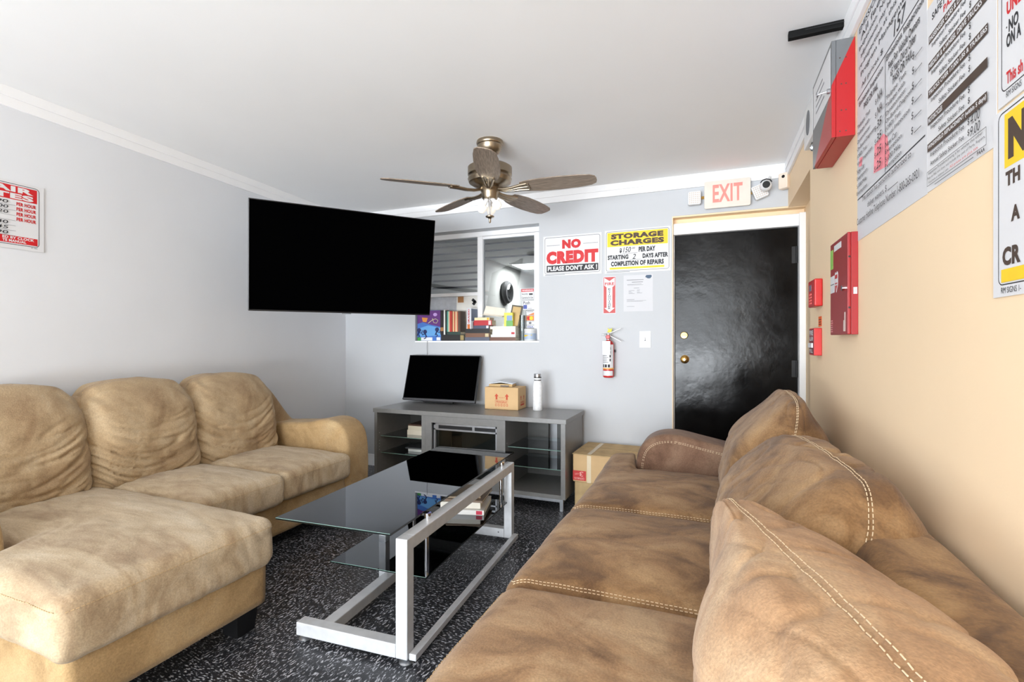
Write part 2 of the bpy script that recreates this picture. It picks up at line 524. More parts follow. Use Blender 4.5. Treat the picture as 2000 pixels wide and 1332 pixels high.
class Soft:
    """an upholstered block: rounded box, then a shape function, then wrinkles along the normal"""
    def __init__(s, half, r, shape=None, wrinkle=None):
        s.h = np.array(half, float); s.r = r; s.shape = shape; s.wr = wrinkle
    def at(s, Q, lift=0.0):
        Q = np.asarray(Q, float)
        q = Q * s.h
        r = min(s.r, s.h.min() * 0.999)
        inner = np.clip(q, -(s.h - r), s.h - r)
        d = q - inner
        n = d / np.maximum(1e-9, np.linalg.norm(d, axis=1))[:, None]
        P = inner + n * r
        if s.wr is not None:
            P = P + n * s.wr(P / s.h, P, n)[:, None]
        P = P + n * lift
        if s.shape is not None:
            P = s.shape(P / s.h, P)
        return P
    def build(s, name, mat, parent, res=0.014, loc=(0, 0, 0), rot=(0, 0, 0)):
        nx, ny, nz = [max(6, int(round(2 * h / res))) for h in s.h]
        Q, F = cube_grid(nx, ny, nz)
        P = s.at(Q)
        me = bpy.data.meshes.new(name)
        me.vertices.add(len(P)); me.vertices.foreach_set('co', P.astype(np.float32).ravel())
        me.loops.add(len(F) * 4); me.loops.foreach_set('vertex_index', F.astype(np.int32).ravel())
        me.polygons.add(len(F)); me.polygons.foreach_set('loop_start', np.arange(0, len(F) * 4, 4, dtype=np.int32))
        me.update(calc_edges=True); me.validate()
        me.polygons.foreach_set('use_smooth', np.ones(len(me.polygons), dtype=bool))
        me.materials.append(mat)
        o = bpy.data.objects.new(name, me); COL.objects.link(o)
        o.parent = parent; o.location = loc; o.rotation_euler = rot
        return o
    def stitches(s, name, mat, parent, paths, dash=0.008, gap=0.0045, rad=0.0011, lift=0.0012):
        """dashes of thread along paths of cube coordinates"""
        mb = MB()
        for Qp in paths:
            Qp = np.asarray(Qp, float)
            # densify
            out = []
            for a, b in zip(Qp[:-1], Qp[1:]):
                m = max(2, int(np.linalg.norm((b - a) * s.h) / 0.003))
                for k in range(m): out.append(a + (b - a) * k / m)
            out.append(Qp[-1])
            P = s.at(np.array(out), lift)
            L = np.concatenate([[0], np.cumsum(np.linalg.norm(np.diff(P, axis=0), axis=1))])
            t = 0.0
            while t + dash < L[-1]:
                pa = [np.interp(t, L, P[:, k]) for k in range(3)]
                pb = [np.interp(t + dash, L, P[:, k]) for k in range(3)]
                mb.cyl(pa, pb, rad, 5)
                t += dash + gap
        o = mb.build(name, mat, parent); o['kind'] = 'stuff'
        return o

def slab_profile(outline, thick, r, seg=5):
    """an outline (x, z) extruded along y with softly rounded rims"""
    n = len(outline)
    pts = [Vector(p) for p in outline]
    nor = []
    for i in range(n):
        d = (pts[(i + 1) % n] - pts[i - 1]).normalized()
        nor.append(Vector((d.y, -d.x)))
    rings = []
    for k in range(seg + 1):
        a = math.pi / 2 * k / seg
        rings.append((-(thick / 2) + r - r * math.sin(math.pi / 2 - a) , r * (1 - math.sin(a))))
    prof = rings + [(-y, ins) for y, ins in reversed(rings)]
    vs, fs = [], []
    for y, ins in prof:
        for i in range(n):
            p = pts[i] - nor[i] * ins
            vs.append((p.x, y, p.y))
    m = len(prof)
    for k in range(m - 1):
        for i in range(n):
            fs.append((k * n + i, (k + 1) * n + i, (k + 1) * n + (i + 1) % n, k * n + (i + 1) % n))
    fs.append(tuple(range(n))); fs.append(tuple(reversed([(m - 1) * n + i for i in range(n)])))
    return vs, fs

def smooth_outline(pts, sub=6):
    """closed Catmull-Rom"""
    n = len(pts); out = []
    for i in range(n):
        p0, p1, p2, p3 = [Vector(pts[(i + k) % n]) for k in (-1, 0, 1, 2)]
        for k in range(sub):
            t = k / sub
            out.append(tuple(0.5 * ((2 * p1) + (p2 - p0) * t + (2 * p0 - 5 * p1 + 4 * p2 - p3) * t * t + (3 * p1 - p0 - 3 * p2 + p3) * t ** 3)))
    return out

# ================================================================== THE ROOM
D = 4.0          # back wall plane
XR = 0.504       # right wall plane
CZ = 2.48        # ceiling
YF = -2.6        # shop-front wall
def xl(y): return -3.42 + (D - y) * 0.0659

# floor: substrate and tiles
fl = struct('floor', MB().box(-3.75, 0.8, YF - 0.1, 4.3, -0.06, -0.0035), MT['grout'])
T = 0.305
tile_me = None
x = -0.03
cols = []
xs = [XR - 0.02 - T * k for k in range(13)]
ys = [D + 0.07 - T * k for k in range(13)]
mbt = MB().box(0.0005, T - 0.0005, 0.0005, T - 0.0005, -0.0035, 0)
first = None
for xx in xs:
    for yv in ys:
        if first is None:
            first = mbt.build('tile', MT['tile'], fl); o = first
        else:
            o = first.copy(); COL.objects.link(o)
        o.location = (xx - T + 0.11, yv - T, 0)
# the part of the floor behind the photographer, where single tiles cannot be seen
y_near = ys[-1] - T
st = MB().box(xs[-1] - T, XR + 0.1, YF, y_near, -0.0035, 0).build('tile_field', MT['tile'], fl)
st['kind'] = 'stuff'

struct('ceiling', MB().box(-3.75, 0.8, YF - 0.1, 4.25, CZ, CZ + 0.1), MT['ceiling'])

# left wall, slightly out of square
yl0 = YF - 0.1
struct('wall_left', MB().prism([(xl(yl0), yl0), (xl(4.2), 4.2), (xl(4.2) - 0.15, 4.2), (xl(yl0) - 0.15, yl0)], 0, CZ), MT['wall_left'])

# back wall with window and door openings
WX0, WX1, WZ0, WZ1 = -2.60, -1.365, 1.222, 2.225
DX0, DZ1 = -0.282, 2.18
bw = MB()
bw.box(-3.5, WX0, D, D + 0.2, 0, CZ)
bw.box(WX0, WX1, D, D + 0.2, 0, WZ0)
bw.box(WX0, WX1, D, D + 0.2, WZ1, CZ)
bw.box(WX1, DX0, D, D + 0.2, 0, CZ)
bw.box(DX0, XR, D, D + 0.2, DZ1, CZ)
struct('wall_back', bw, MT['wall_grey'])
# right wall with the shallow niche beside the door
YN = 3.15
rw = MB()
rw.box(XR, XR + 0.25, YF - 0.1, YN, 0, CZ)
rw.box(XR, XR + 0.25, YN, D + 0.2, DZ1 - 0.01, CZ)
rw.box(0.615, XR + 0.25, YN, D + 0.2, 0, DZ1 - 0.01)
struct('wall_right', rw, MT['beige'])
# glazed shop front: header and posts only
fw = MB().box(-3.75, 0.8, YF - 0.15, YF, 2.42, CZ)
struct('wall_front', fw, MT['wall_grey'])
wf = struct('window_2', MB().box(-3.2, 0.5, YF - 0.06, YF - 0.01, 2.37, 2.42).box(-3.2, 0.5, YF - 0.06, YF - 0.01, 0.0, 0.05), MT['trim'])
for xx in (-3.2, -2.0, -0.8, 0.44):
    MB().box(xx, xx + 0.05, YF - 0.06, YF - 0.01, 0.05, 2.37).build('mullion', MT['trim'], wf)
struct('floor_forecourt', MB().box(-6, 3, -9, YF - 0.1, -0.08, -0.02), plain('pale_concrete', srgb(190, 188, 184), 0.9))

# painted boards under the ceiling
TH = 0.098
def trim_board(name, x0, x1):
    m = MB()
    m.box(x0, x1, 0, 0.016, CZ - TH, CZ)
    m.box(x0, x1, 0.016, 0.024, CZ - TH * 0.52, CZ)
    return m
def place_trim(name, mb, loc, rz):
    o = struct(name, mb, MT['trim'], bevel=0.002)
    o.location = loc; o.rotation_euler = (0, 0, rz)
    return o
# left: runs along the wall, board thickness towards the room
L = 6.7
o = place_trim('trim_1', trim_board('t', 0, L), (xl(YF) + 0.0, YF, 0), 0)
o.rotation_euler = (0, 0, math.pi / 2 + math.atan(0.0659))
o.scale = (1, -1, 1)
o = place_trim('trim_2', trim_board('t', 0, 3.93), (XR, D, 0), math.pi)
o = place_trim('trim_3', trim_board('t', 0, 6.6), (XR, YF, 0), math.pi / 2)
# skirting
mb = MB().box(-3.42, -0.30, D - 0.012, D, 0, 0.11)
struct('baseboard_back', mb, MT['trim'], bevel=0.003)
mb = MB().prism([(xl(YF), YF), (xl(D), D), (xl(D) + 0.012, D), (xl(YF) + 0.012, YF)], 0, 0.11)
struct('baseboard_left', mb, MT['trim'])

# door reveal, casing and leaf
rv = MB().box(DX0, 0.62, D + 0.001, D + 0.16, DZ1 - 0.012, DZ1 - 0.0005)
rv.box(DX0 - 0.0005, DX0 + 0.006, D - 0.001, D + 0.16, 0, DZ1 - 0.012)
struct('trim_4', rv, MT['beige'])
cs = MB()
cs.box(DX0 + 0.006, 0.615, D + 0.03, D + 0.10, 2.042, 2.128)
cs.box(0.575, 0.615, D + 0.0, D + 0.10, 0, 2.128)
cs.box(DX0 + 0.006, DX0 + 0.014, D + 0.05, D + 0.10, 0, 2.042)
struct('trim_5', cs, MT['trim'], bevel=0.003)
cs = MB().box(DX0, 0.615, D + 0.08, D + 0.14, 2.10, DZ1 - 0.01)
struct('trim_6', cs, MT['beige'])
door = struct('door_1', MB().box(-0.266, 0.573, D + 0.065, D + 0.105, 0.012, 2.04), MT['door'], bevel=0.003)
# dark back of the doorway
struct('wall_doorway', MB().box(-0.4, 0.8, D + 0.16, D + 0.2, 0, 2.3), MT['black_matte'])
def turned(name, prof, mat, parent, M, n=28):
    return MB().lathe(prof, M, n).build(name, MT[mat], parent, smooth=True, angle=40)
to_room = lambda x_, y_, z_: Matrix.Translation((x_, y_, z_)) @ Matrix.Rotation(R(90), 4, 'X')   # local z -> -Y
db = turned('deadbolt', [(0.0, 0), (0.029, 0), (0.029, 0.006), (0.024, 0.014), (0.0, 0.015)], 'brass', door, to_room(-0.198, D + 0.065, 1.264))
MB().box(-0.018, 0.018, -0.005, 0.005, 0.014, 0.03, to_room(-0.198, D + 0.065, 1.264)).build('thumb_turn', MT['brass'], db, bevel=0.002)
kb = turned('door_knob', [(0.0, 0), (0.033, 0), (0.033, 0.005), (0.014, 0.012), (0.012, 0.03), (0.022, 0.036), (0.028, 0.048), (0.026, 0.06), (0.015, 0.066), (0.0, 0.066)], 'brass', door, to_room(-0.194, D + 0.065, 1.078))
turned('keyhole_disc', [(0, 0), (0.011, 0), (0.009, 0.003), (0, 0.003)], 'antique', kb, to_room(-0.194, D - 0.001, 1.078), 16)
for zc in (1.84, 1.02, 0.22):
    m = MB().cyl((0.566, D + 0.058, zc - 0.06), (0.566, D + 0.058, zc + 0.06), 0.008, 10)
    m.box(0.535, 0.572, D + 0.0615, D + 0.0655, zc - 0.06, zc + 0.06)
    m.build('hinge', MT['black_plastic'], door)

# ------------------------------------------------------------------ inner window and the office behind it
YW = 4.14
win = struct('window_1', MB()
    .box(WX0, WX1, YW - 0.03, YW + 0.03, WZ1 - 0.045, WZ1)
    .box(-2.002, -1.950, YW - 0.03, YW + 0.03, WZ0, WZ1 - 0.045)
    .box(WX0, WX0 + 0.045, YW - 0.03, YW + 0.03, WZ0, WZ1 - 0.045)
    .box(-1.448, WX1, YW - 0.03, YW + 0.03, WZ0, WZ1 - 0.045), MT['trim'], bevel=0.003)
MB().box(WX0 + 0.045, -2.002, YW - 0.018, YW + 0.018, 1.640, 1.672).build('sash_rail', MT['trim'], win, bevel=0.002)
MB().box(-1.95, -1.448, YW - 0.02, YW + 0.02, 2.155, 2.18).build('sash_rail', MT['trim'], win, bevel=0.002)
MB().box(WX0 + 0.045, -2.002, YW - 0.002, YW + 0.002, 1.672, WZ1 - 0.045).build('pane', MT['pane'], win)
MB().box(-1.95, -1.448, YW - 0.002, YW + 0.002, WZ0, 2.155).build('pane', MT['pane'], win)
MB().box(WX0, WX1, D - 0.004, YW, WZ0 - 0.014, WZ0 - 0.0005).build('window_sill', MT['trim'], win)
# lower left hatch: white board, steel plate, brown patch, clip
MB().box(-2.24, -2.002, YW + 0.012, YW + 0.022, WZ0, 1.640).build('hatch_board', plain('hatch_white', srgb(236, 234, 228), 0.5), win)
MB().box(WX0 + 0.045, -2.24, YW + 0.010, YW + 0.020, WZ0, 1.640).build('steel_plate', MT['steel'], win)
MB().box(-2.225, -2.165, YW + 0.008, YW + 0.012, 1.583, 1.638).build('brown_patch', plain('brown_card', srgb(176, 128, 84), 0.8), win)
m = MB().box(-0.02, 0.02, 0, 0.012, -0.012, 0.012, Matrix.Translation((-2.055, YW, 1.595)) @ Matrix.Rotation(R(40), 4, 'Y'))
m.box(-0.02, 0.02, 0, 0.012, -0.012, 0.012, Matrix.Translation((-2.05, YW, 1.575)) @ Matrix.Rotation(R(-50), 4, 'Y'))
m.build('catch', MT['black_plastic'], win)

bl = thing('window_blind', 'grey slatted blind hanging behind the inner window glass', 'blind', (-1.98, YW + 0.1, 2.2))
MB().box(-0.57, 0.53, -0.03, 0.03, -0.02, 0.02).build('headrail', MT['slat'], bl)
for k in range(8):
    z = -0.065 - 0.066 * k
    mbs = MB().box(-0.57, (0.53 if k < 3 else -0.01), -0.024, 0.024, -0.0015, 0.0015, Matrix.Translation((0, 0, z)) @ Matrix.Rotation(R(28), 4, 'X'))
    mbs.build('slat', MT['slat'], bl)

# office shell seen through the panes
struct('wall_office_side', MB().box(-3.3, -3.2, 4.2, 10.6, 0, CZ), MT['office'])
struct('wall_office_far', MB().box(-3.3, 1.0, 10.5, 10.6, 0, CZ), MT['office'])
struct('wall_office_right', MB().box(0.9, 1.0, 4.2, 10.6, 0, CZ), MT['office'])
struct('ceiling_office', MB().box(-3.3, 1.0, 4.25, 10.6, CZ, CZ + 0.1), MT['office'])
struct('floor_office', MB().box(-3.3, 1.0, 4.3, 10.6, -0.06, 0), MT['grout'])
lp = thing('office_light_panel', 'bright rectangular ceiling light seen through the right window pane', 'ceiling light', (-2.55, 7.75, CZ))
MB().box(-0.5, 0.5, -0.33, 0.33, -0.02, 0).build('frame', MT['trim'], lp)
MB().box(-0.46, 0.46, -0.29, 0.29, -0.024, -0.0195).build('diffuser', MT['panel_glow'], lp)
rf = thing('round_wall_fixture', 'round wall fixture with dark rim and silvery face, seen through the window', 'wall fixture')
place(rf, (-3.2, 7.6, 2.03), (0, 1, 0), (0, 0, 1))
MB().lathe([(0, 0), (0.15, 0), (0.185, 0.02), (0.19, 0.06), (0.165, 0.10), (0.14, 0.105), (0.0, 0.10)]).build('rim', plain('rubber_grey', srgb(92, 92, 94), 0.5), rf, smooth=True, angle=35)
MB().lathe([(0, 0.10), (0.138, 0.10), (0.12, 0.118), (0.06, 0.13), (0.0, 0.132)]).build('face', MT['chrome'], rf, smooth=True, angle=35)
# ================================================================== CEILING FAN
fan = thing('ceiling_fan', 'five-blade ceiling fan with weathered wood blades and bare bulbs', 'ceiling fan', (-1.30, 2.85, CZ), math.atan(390 / 967))
MB().lathe([(0, 0), (0.083, 0), (0.086, -0.012), (0.083, -0.024), (0.078, -0.028), (0.074, -0.05), (0.056, -0.078), (0.03, -0.09), (0.0, -0.092)]).build('canopy', MT['antique'], fan, smooth=True, angle=40)
MB().cyl((0, 0, -0.08), (0, 0, -0.17), 0.016, 16).build('downrod', MT['antique'], fan, smooth=True, angle=40)
MB().lathe([(0, -0.145), (0.05, -0.147), (0.125, -0.158), (0.14, -0.168), (0.14, -0.215), (0.132, -0.225), (0.14, -0.24), (0.132, -0.262), (0.105, -0.278), (0.07, -0.285), (0, -0.285)], n=40).build('motor_housing', MT['antique'], fan, smooth=True, angle=35)
MB().lathe([(0, -0.283), (0.065, -0.283), (0.068, -0.30), (0.06, -0.312), (0.052, -0.33), (0.05, -0.355), (0.044, -0.366), (0, -0.368)]).build('switch_cup', MT['antique'], fan, smooth=True, angle=35)
ZB = -0.302
def blade_mesh():
    m = MB()
    pts = []
    prof = [(0.205, 0.050), (0.25, 0.064), (0.33, 0.076), (0.45, 0.078), (0.56, 0.072), (0.635, 0.060), (0.665, 0.04), (0.672, 0.015)]
    up = [(x_, w_) for x_, w_ in prof]; dn = [(x_, -w_ * 0.92) for x_, w_ in reversed(prof)]
    m.prism(up[::-1] + dn[::-1], -0.003, 0.003)
    return m
def arm_mesh():
    m = MB()
    for off in (-0.02, 0.0, 0.02):
        pts = [(0.055, off * 0.5, -0.004), (0.10, off * 0.7, -0.014), (0.15, off, -0.014), (0.205, off * 1.4, -0.008), (0.25, off * 1.7, -0.006)]
        m.tube(pts, 0.0085, 8)
    m.box(0.19, 0.26, -0.034, 0.034, -0.010, -0.003)
    return m
b0 = None
for k in range(5):
    ang = R(-90 + 72 * k)
    Mx = Matrix.Translation((0, 0, ZB)) @ Matrix.Rotation(ang, 4, 'Z') @ Matrix.Rotation(R(-12), 4, 'X')
    if b0 is None:
        b0 = blade_mesh().build('blade', MT['blade'], fan, bevel=0.002)
        a0 = arm_mesh().build('blade_bracket', MT['antique'], b0, smooth=True, angle=40)
        b = b0
    else:
        b = b0.copy(); COL.objects.link(b)
        a = a0.copy(); COL.objects.link(a); a.parent = b
    b.matrix_local = Mx
for (bx_, by_, bz_) in ((0.045, -0.03, -0.41), (-0.05, -0.01, -0.425), (0.005, 0.05, -0.42)):
    d = Vector((bx_, by_, bz_)) - Vector((0, 0, -0.36))
    s_ = MB().cyl((bx_ * 0.35, by_ * 0.35, -0.362), (bx_ * 0.8, by_ * 0.8, bz_ + 0.018), 0.014, 12).build('lamp_socket', MT['white_plastic'], fan, smooth=True, angle=40)
    bb = MB().lathe([(0, -0.03), (0.012, -0.028), (0.022, -0.02), (0.03, -0.004), (0.03, 0.006), (0.022, 0.02), (0.014, 0.03), (0, 0.032)], Matrix.Translation((bx_, by_, bz_)), 20).build('bulb', MT['bulb'], fan, smooth=True)
MB().cyl((0, 0, -0.36), (0, 0, -0.475), 0.006, 10).build('pull_rod', MT['chrome'], fan, smooth=True, angle=40)
MB().lathe([(0, -0.462), (0.012, -0.464), (0.028, -0.472), (0.026, -0.478), (0.012, -0.484), (0.007, -0.492), (0.007, -0.512), (0, -0.516)], n=20).build('finial', MT['antique'], fan, smooth=True, angle=40)

# ================================================================== TELEVISIONS
tvA, tvB = Vector((-2.741, 2.30, 0)), Vector((-1.961, 3.252, 0))
tvc = (tvA + tvB) / 2
tv_u = (tvB - tvA).normalized()
tv = thing('wall_television', 'large black flat television hung across the corner above the sofa', 'television')
tilt = R(10)
n_out = tv_u.cross(Vector((0, 0, 1)))                 # towards the viewer
v_up = (Vector((0, 0, 1)) * math.cos(tilt) + n_out * math.sin(tilt)).normalized()
place(tv, (tvc.x, tvc.y, 1.768), tv_u, v_up)
HW, HH = 0.617, 0.357
MB().box(-HW, HW, -HH, HH, -0.022, 0.0).build('casing', MT['black_plastic'], tv, bevel=0.004)
MB().box(-HW + 0.006, HW - 0.006, -HH + 0.010, HH - 0.006, 0.0, 0.0012).build('screen', MT['black_screen'], tv)
MB().prism(round_poly(-0.43, -0.29, 0.43, 0.16, 0.06), -0.065, -0.02).build('rear_housing', MT['black_matte'], tv, bevel=0.012)
MB().box(-0.03, 0.03, -HH - 0.006, -HH, -0.012, 0.0).build('sensor_tab', MT['ink_grey'], tv)
# bracket to the wall corner
m = MB()
m.box(-0.12, 0.12, -0.12, 0.12, -0.085, -0.063)
m.cyl((0, 0, -0.08), (-0.12, -0.02, -0.55), 0.022, 12)
m.cyl((-0.12, -0.02, -0.55), (0.14, -0.08, -1.02), 0.022, 12)
m.build('wall_bracket', MT['black_matte'], tv)

mon = thing('small_television', 'small black television leaning back on the grey media stand', 'television', (-2.243, 3.80, 0.6765), 0, rot=(R(-16.5), 0, 0))
MB().box(-0.366, 0.366, 0.0, 0.028, 0.012, 0.432).build('casing', MT['black_plastic'], mon, bevel=0.004)
MB().box(-0.356, 0.356, -0.0012, 0.0, 0.034, 0.424).build('screen', MT['black_screen'], mon)
MB().box(-0.366, 0.366, -0.004, 0.0, 0.012, 0.03).build('lower_bezel', plain('bezel_grey', srgb(70, 70, 74), 0.4), mon, bevel=0.0015)
MB().prism(round_poly(-0.2, 0.03, 0.2, 0.3, 0.03), 0.027, 0.06, Matrix(((1, 0, 0, 0), (0, 0, 1, 0), (0, 1, 0, 0), (0, 0, 0, 1)))).build('rear_housing', MT['black_matte'], mon)
m = MB().box(-0.15, 0.15, 0.0, 0.03, 0.0, 0.013)
m.build('foot_bar', MT['black_plastic'], mon, bevel=0.003)
cd = MB().tube([(-2.46, 3.985, 1.22), (-2.462, 3.985, 1.16), (-2.458, 3.985, 1.05), (-2.455, 3.985, 0.9), (-2.45, 3.983, 0.67)], 0.0018, 6).build('power_cord', MT['ink_grey'])
tag(cd, 'thin grey cord hanging down the wall behind the small television', 'cord')

# ================================================================== MEDIA STAND WITH FIREPLACE
SX0, SX1, SY0, SY1, SZ0, SZ1 = -2.617, -0.966, 3.41, 3.91, 0.085, 0.660
std = thing('media_stand', 'grey media stand with electric fireplace and open glass-shelved ends', 'media stand', ((SX0 + SX1) / 2, 3.66, 0))
def sp(name, mb, mat, parent=None, **k):
    o = mb.build(name, MT[mat] if isinstance(mat, str) else mat, parent or std, **k)
    if parent is None: o.matrix_parent_inverse = Matrix.Translation((-(SX0 + SX1) / 2, -3.66, 0))
    return o
sp('top_board', MB().box(SX0 - 0.008, SX1 + 0.008, SY0 - 0.008, SY1 + 0.03, SZ1 - 0.034, SZ1), 'stand_grey', bevel=0.002)
sp('side_panel', MB().box(SX0, SX0 + 0.028, SY0, SY1, SZ0, SZ1 - 0.034), 'stand_grey', bevel=0.001)
sp('side_panel', MB().box(SX1 - 0.034, SX1, SY0, SY1, SZ0, SZ1 - 0.034), 'stand_grey', bevel=0.001)
sp('bottom_board', MB().box(SX0 + 0.028, SX1 - 0.034, SY0, SY1, SZ0, SZ0 + 0.03), 'stand_grey', bevel=0.001)
sp('divider', MB().box(-2.158, -2.125, SY0, SY1, SZ0 + 0.03, SZ1 - 0.034), 'stand_grey', bevel=0.001)
sp('divider', MB().box(-1.452, -1.430, SY0, SY1, SZ0 + 0.03, SZ1 - 0.034), 'stand_grey', bevel=0.001)
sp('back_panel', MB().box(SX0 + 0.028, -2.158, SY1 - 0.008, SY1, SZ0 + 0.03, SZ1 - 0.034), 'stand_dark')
m = MB().box(-1.430, -1.25, SY1 - 0.008, SY1, SZ0 + 0.03, SZ1 - 0.034)
m.box(-1.175, SX1 - 0.034, SY1 - 0.008, SY1, SZ0 + 0.03, SZ1 - 0.034)
m.box(-1.25, -1.175, SY1 - 0.008, SY1, SZ0 + 0.03, 0.19)
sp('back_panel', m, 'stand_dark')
# fireplace
m = MB().box(-2.125, -2.068, SY0 + 0.002, SY0 + 0.02, SZ0 + 0.03, SZ1 - 0.034)
m.box(-1.500, -1.452, SY0 + 0.002, SY0 + 0.02, SZ0 + 0.03, SZ1 - 0.034)
m.box(-2.068, -1.500, SY0 + 0.002, SY0 + 0.02, 0.572, SZ1 - 0.034)
m.box(-2.068, -1.500, SY0 + 0.002, SY0 + 0.02, SZ0 + 0.03, 0.16)
sp('fireplace_surround', m, 'stand_grey')
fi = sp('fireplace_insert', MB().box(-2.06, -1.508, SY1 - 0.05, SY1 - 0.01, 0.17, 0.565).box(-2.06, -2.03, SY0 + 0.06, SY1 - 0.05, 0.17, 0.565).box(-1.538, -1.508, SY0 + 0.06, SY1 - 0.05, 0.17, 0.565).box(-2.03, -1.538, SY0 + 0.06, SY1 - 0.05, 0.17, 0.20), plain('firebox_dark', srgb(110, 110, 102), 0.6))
sub = lambda n_, mb_, mat_, par, **k: mb_.build(n_, MT[mat_] if isinstance(mat_, str) else mat_, par, **k)
m = MB().box(-2.062, -1.506, SY0 + 0.028, SY0 + 0.045, 0.552, 0.566)
m.box(-2.062, -1.506, SY0 + 0.028, SY0 + 0.045, 0.512, 0.524)
m.box(-2.062, -2.046, SY0 + 0.028, SY0 + 0.045, 0.17, 0.566)
m.box(-1.522, -1.506, SY0 + 0.028, SY0 + 0.045, 0.17, 0.566)
m.box(-2.046, -2.02, SY0 + 0.030, SY0 + 0.045, 0.524, 0.552)
m.box(-1.72, -1.70, SY0 + 0.030, SY0 + 0.045, 0.524, 0.552)
sub('silver_frame', m, 'steel', fi)
sub('control_strip', MB().box(-2.046, -1.522, SY0 + 0.036, SY0 + 0.05, 0.524, 0.552), 'black_plastic', fi)
sub('glass_front', MB().box(-2.046, -1.522, SY0 + 0.040, SY0 + 0.044, 0.17, 0.512), 'fire_glass', fi)
m = MB()
for k in range(420):
    cx_, cy_, cz_ = random.uniform(-2.02, -1.55), random.uniform(SY0 + 0.07, SY0 + 0.2), 0.205 + random.uniform(0, 0.02)
    s_ = random.uniform(0.004, 0.011)
    Mx = Matrix.Translation((cx_, cy_, cz_)) @ Matrix.Rotation(random.uniform(0, 6.28), 4, Vector((random.random(), random.random(), random.random() + 0.1)).normalized())
    m.add([(s_, 0, 0), (-s_, 0, 0), (0, s_, 0), (0, -s_, 0), (0, 0, s_), (0, 0, -s_)], [(0, 2, 4), (2, 1, 4), (1, 3, 4), (3, 0, 4), (2, 0, 5), (1, 2, 5), (3, 1, 5), (0, 3, 5)], Mx)
cr = sub('crystal_bed', m, plain('crystal_white', srgb(225, 228, 235), 0.1), fi); cr['kind'] = 'stuff'
# glass shelves with pegs
for (x0, x1) in ((SX0 + 0.029, -2.159), (-1.429, SX1 - 0.035)):
    for z in (0.425, 0.285):
        sh = sp('glass_shelf', MB().box(x0, x1, SY0 + 0.05, SY1 - 0.02, z - 0.005, z), 'glass_shelf')
        sub('shelf_edge', MB().box(x0, x1, SY0 + 0.048, SY0 + 0.0502, z - 0.005, z), 'glass_rim', sh)
        for xx in (x0, x1):
            for yy_ in (SY0 + 0.09, SY1 - 0.08):
                s_ = 0.012 if xx == x0 else -0.012
                sub('shelf_peg', MB().cyl((xx, yy_, z - 0.009), (xx + s_, yy_, z - 0.009), 0.0035, 8), 'chrome', sh)
    for z in (0.31, 0.335, 0.36, 0.385, 0.45):
        sp('peg_hole', MB().cyl((x0 - 0.0005, SY0 + 0.03, z), (x0 + 0.0008, SY0 + 0.03, z), 0.003, 8), 'white_plastic')
# metal under-frame
m = MB()
for yy_ in (SY0 + 0.01, SY1 - 0.03):
    m.box(SX0 + 0.02, SX1 - 0.02, yy_, yy_ + 0.02, 0.062, 0.085)
for xx in (SX0 + 0.02, SX1 - 0.045):
    m.box(xx, xx + 0.025, SY0 + 0.03, SY1 - 0.03, 0.062, 0.085)
sp('base_frame', m, 'steel')
for xx in (SX0 + 0.02, SX1 - 0.045):
    for yy_ in (SY0 + 0.01, SY1 - 0.03):
        sp('leg', MB().box(xx, xx + 0.025, yy_, yy_ + 0.02, 0, 0.0619), 'steel')

# ------------------------------------------------------------------ books
_cov = {}
def cover(rgb):
    if rgb not in _cov: _cov[rgb] = plain('cover_%d_%d_%d' % rgb, srgb(*rgb), 0.4)
    return _cov[rgb]
def book(label, loc, w, d, t, rgb, rz=0, group=None, spine_text=None, text_rgb=(235, 235, 235), band=None, upright=False, cat='book', name='book'):
    """lying book: spine faces -y; w along x, d along y, t thick. upright: stands with spine to -y (t along x, w = height)"""
    b = thing(name, label, cat, loc, rz, group)
    if upright:
        h_, th = w, t
        MB().box(0.0015, th - 0.0015, 0.002, d - 0.003, 0.002, h_ - 0.002).build('pages', MT['page'], b)
        MB().box(0, 0.0014, 0, d, 0, h_).box(th - 0.0014, th, 0, d, 0, h_).box(0.0014, th - 0.0014, 0, 0.0019, 0, h_).build('cover', cover(rgb), b)
        if band: MB().box(0.0003, th - 0.0003, -0.0004, 0, h_ * 0.15, h_ * 0.3).build('spine_band', cover(band), b)
    else:
        MB().box(0.002, w - 0.002, 0.002, d - 0.003, 0.0015, t - 0.0015).build('pages', MT['page'], b)
        MB().box(0, w, 0, d, 0, 0.0014).box(0, w, 0, d, t - 0.0014, t).box(0, w, 0, 0.0019, 0.0014, t - 0.0014).build('cover', cover(rgb), b)
        if spine_text:
            m = MB()
            put_text(m, spine_text, w * 0.12, t * 0.28, w * 0.78, t * 0.74, 0.0004, 0.01, 0, 0, Matrix(((1, 0, 0, 0), (0, 0, -1, 0), (0, 1, 0, 0), (0, 0, 0, 1))))
            m.build('spine_lettering', cover(text_rgb), b)
        if band: MB().box(w * 0.82, w * 0.96, -0.0004, 0, t * 0.1, t * 0.9).build('spine_band', cover(band), b)
    return b

ZS = WZ0 + 0.0002
YSI = 4.012
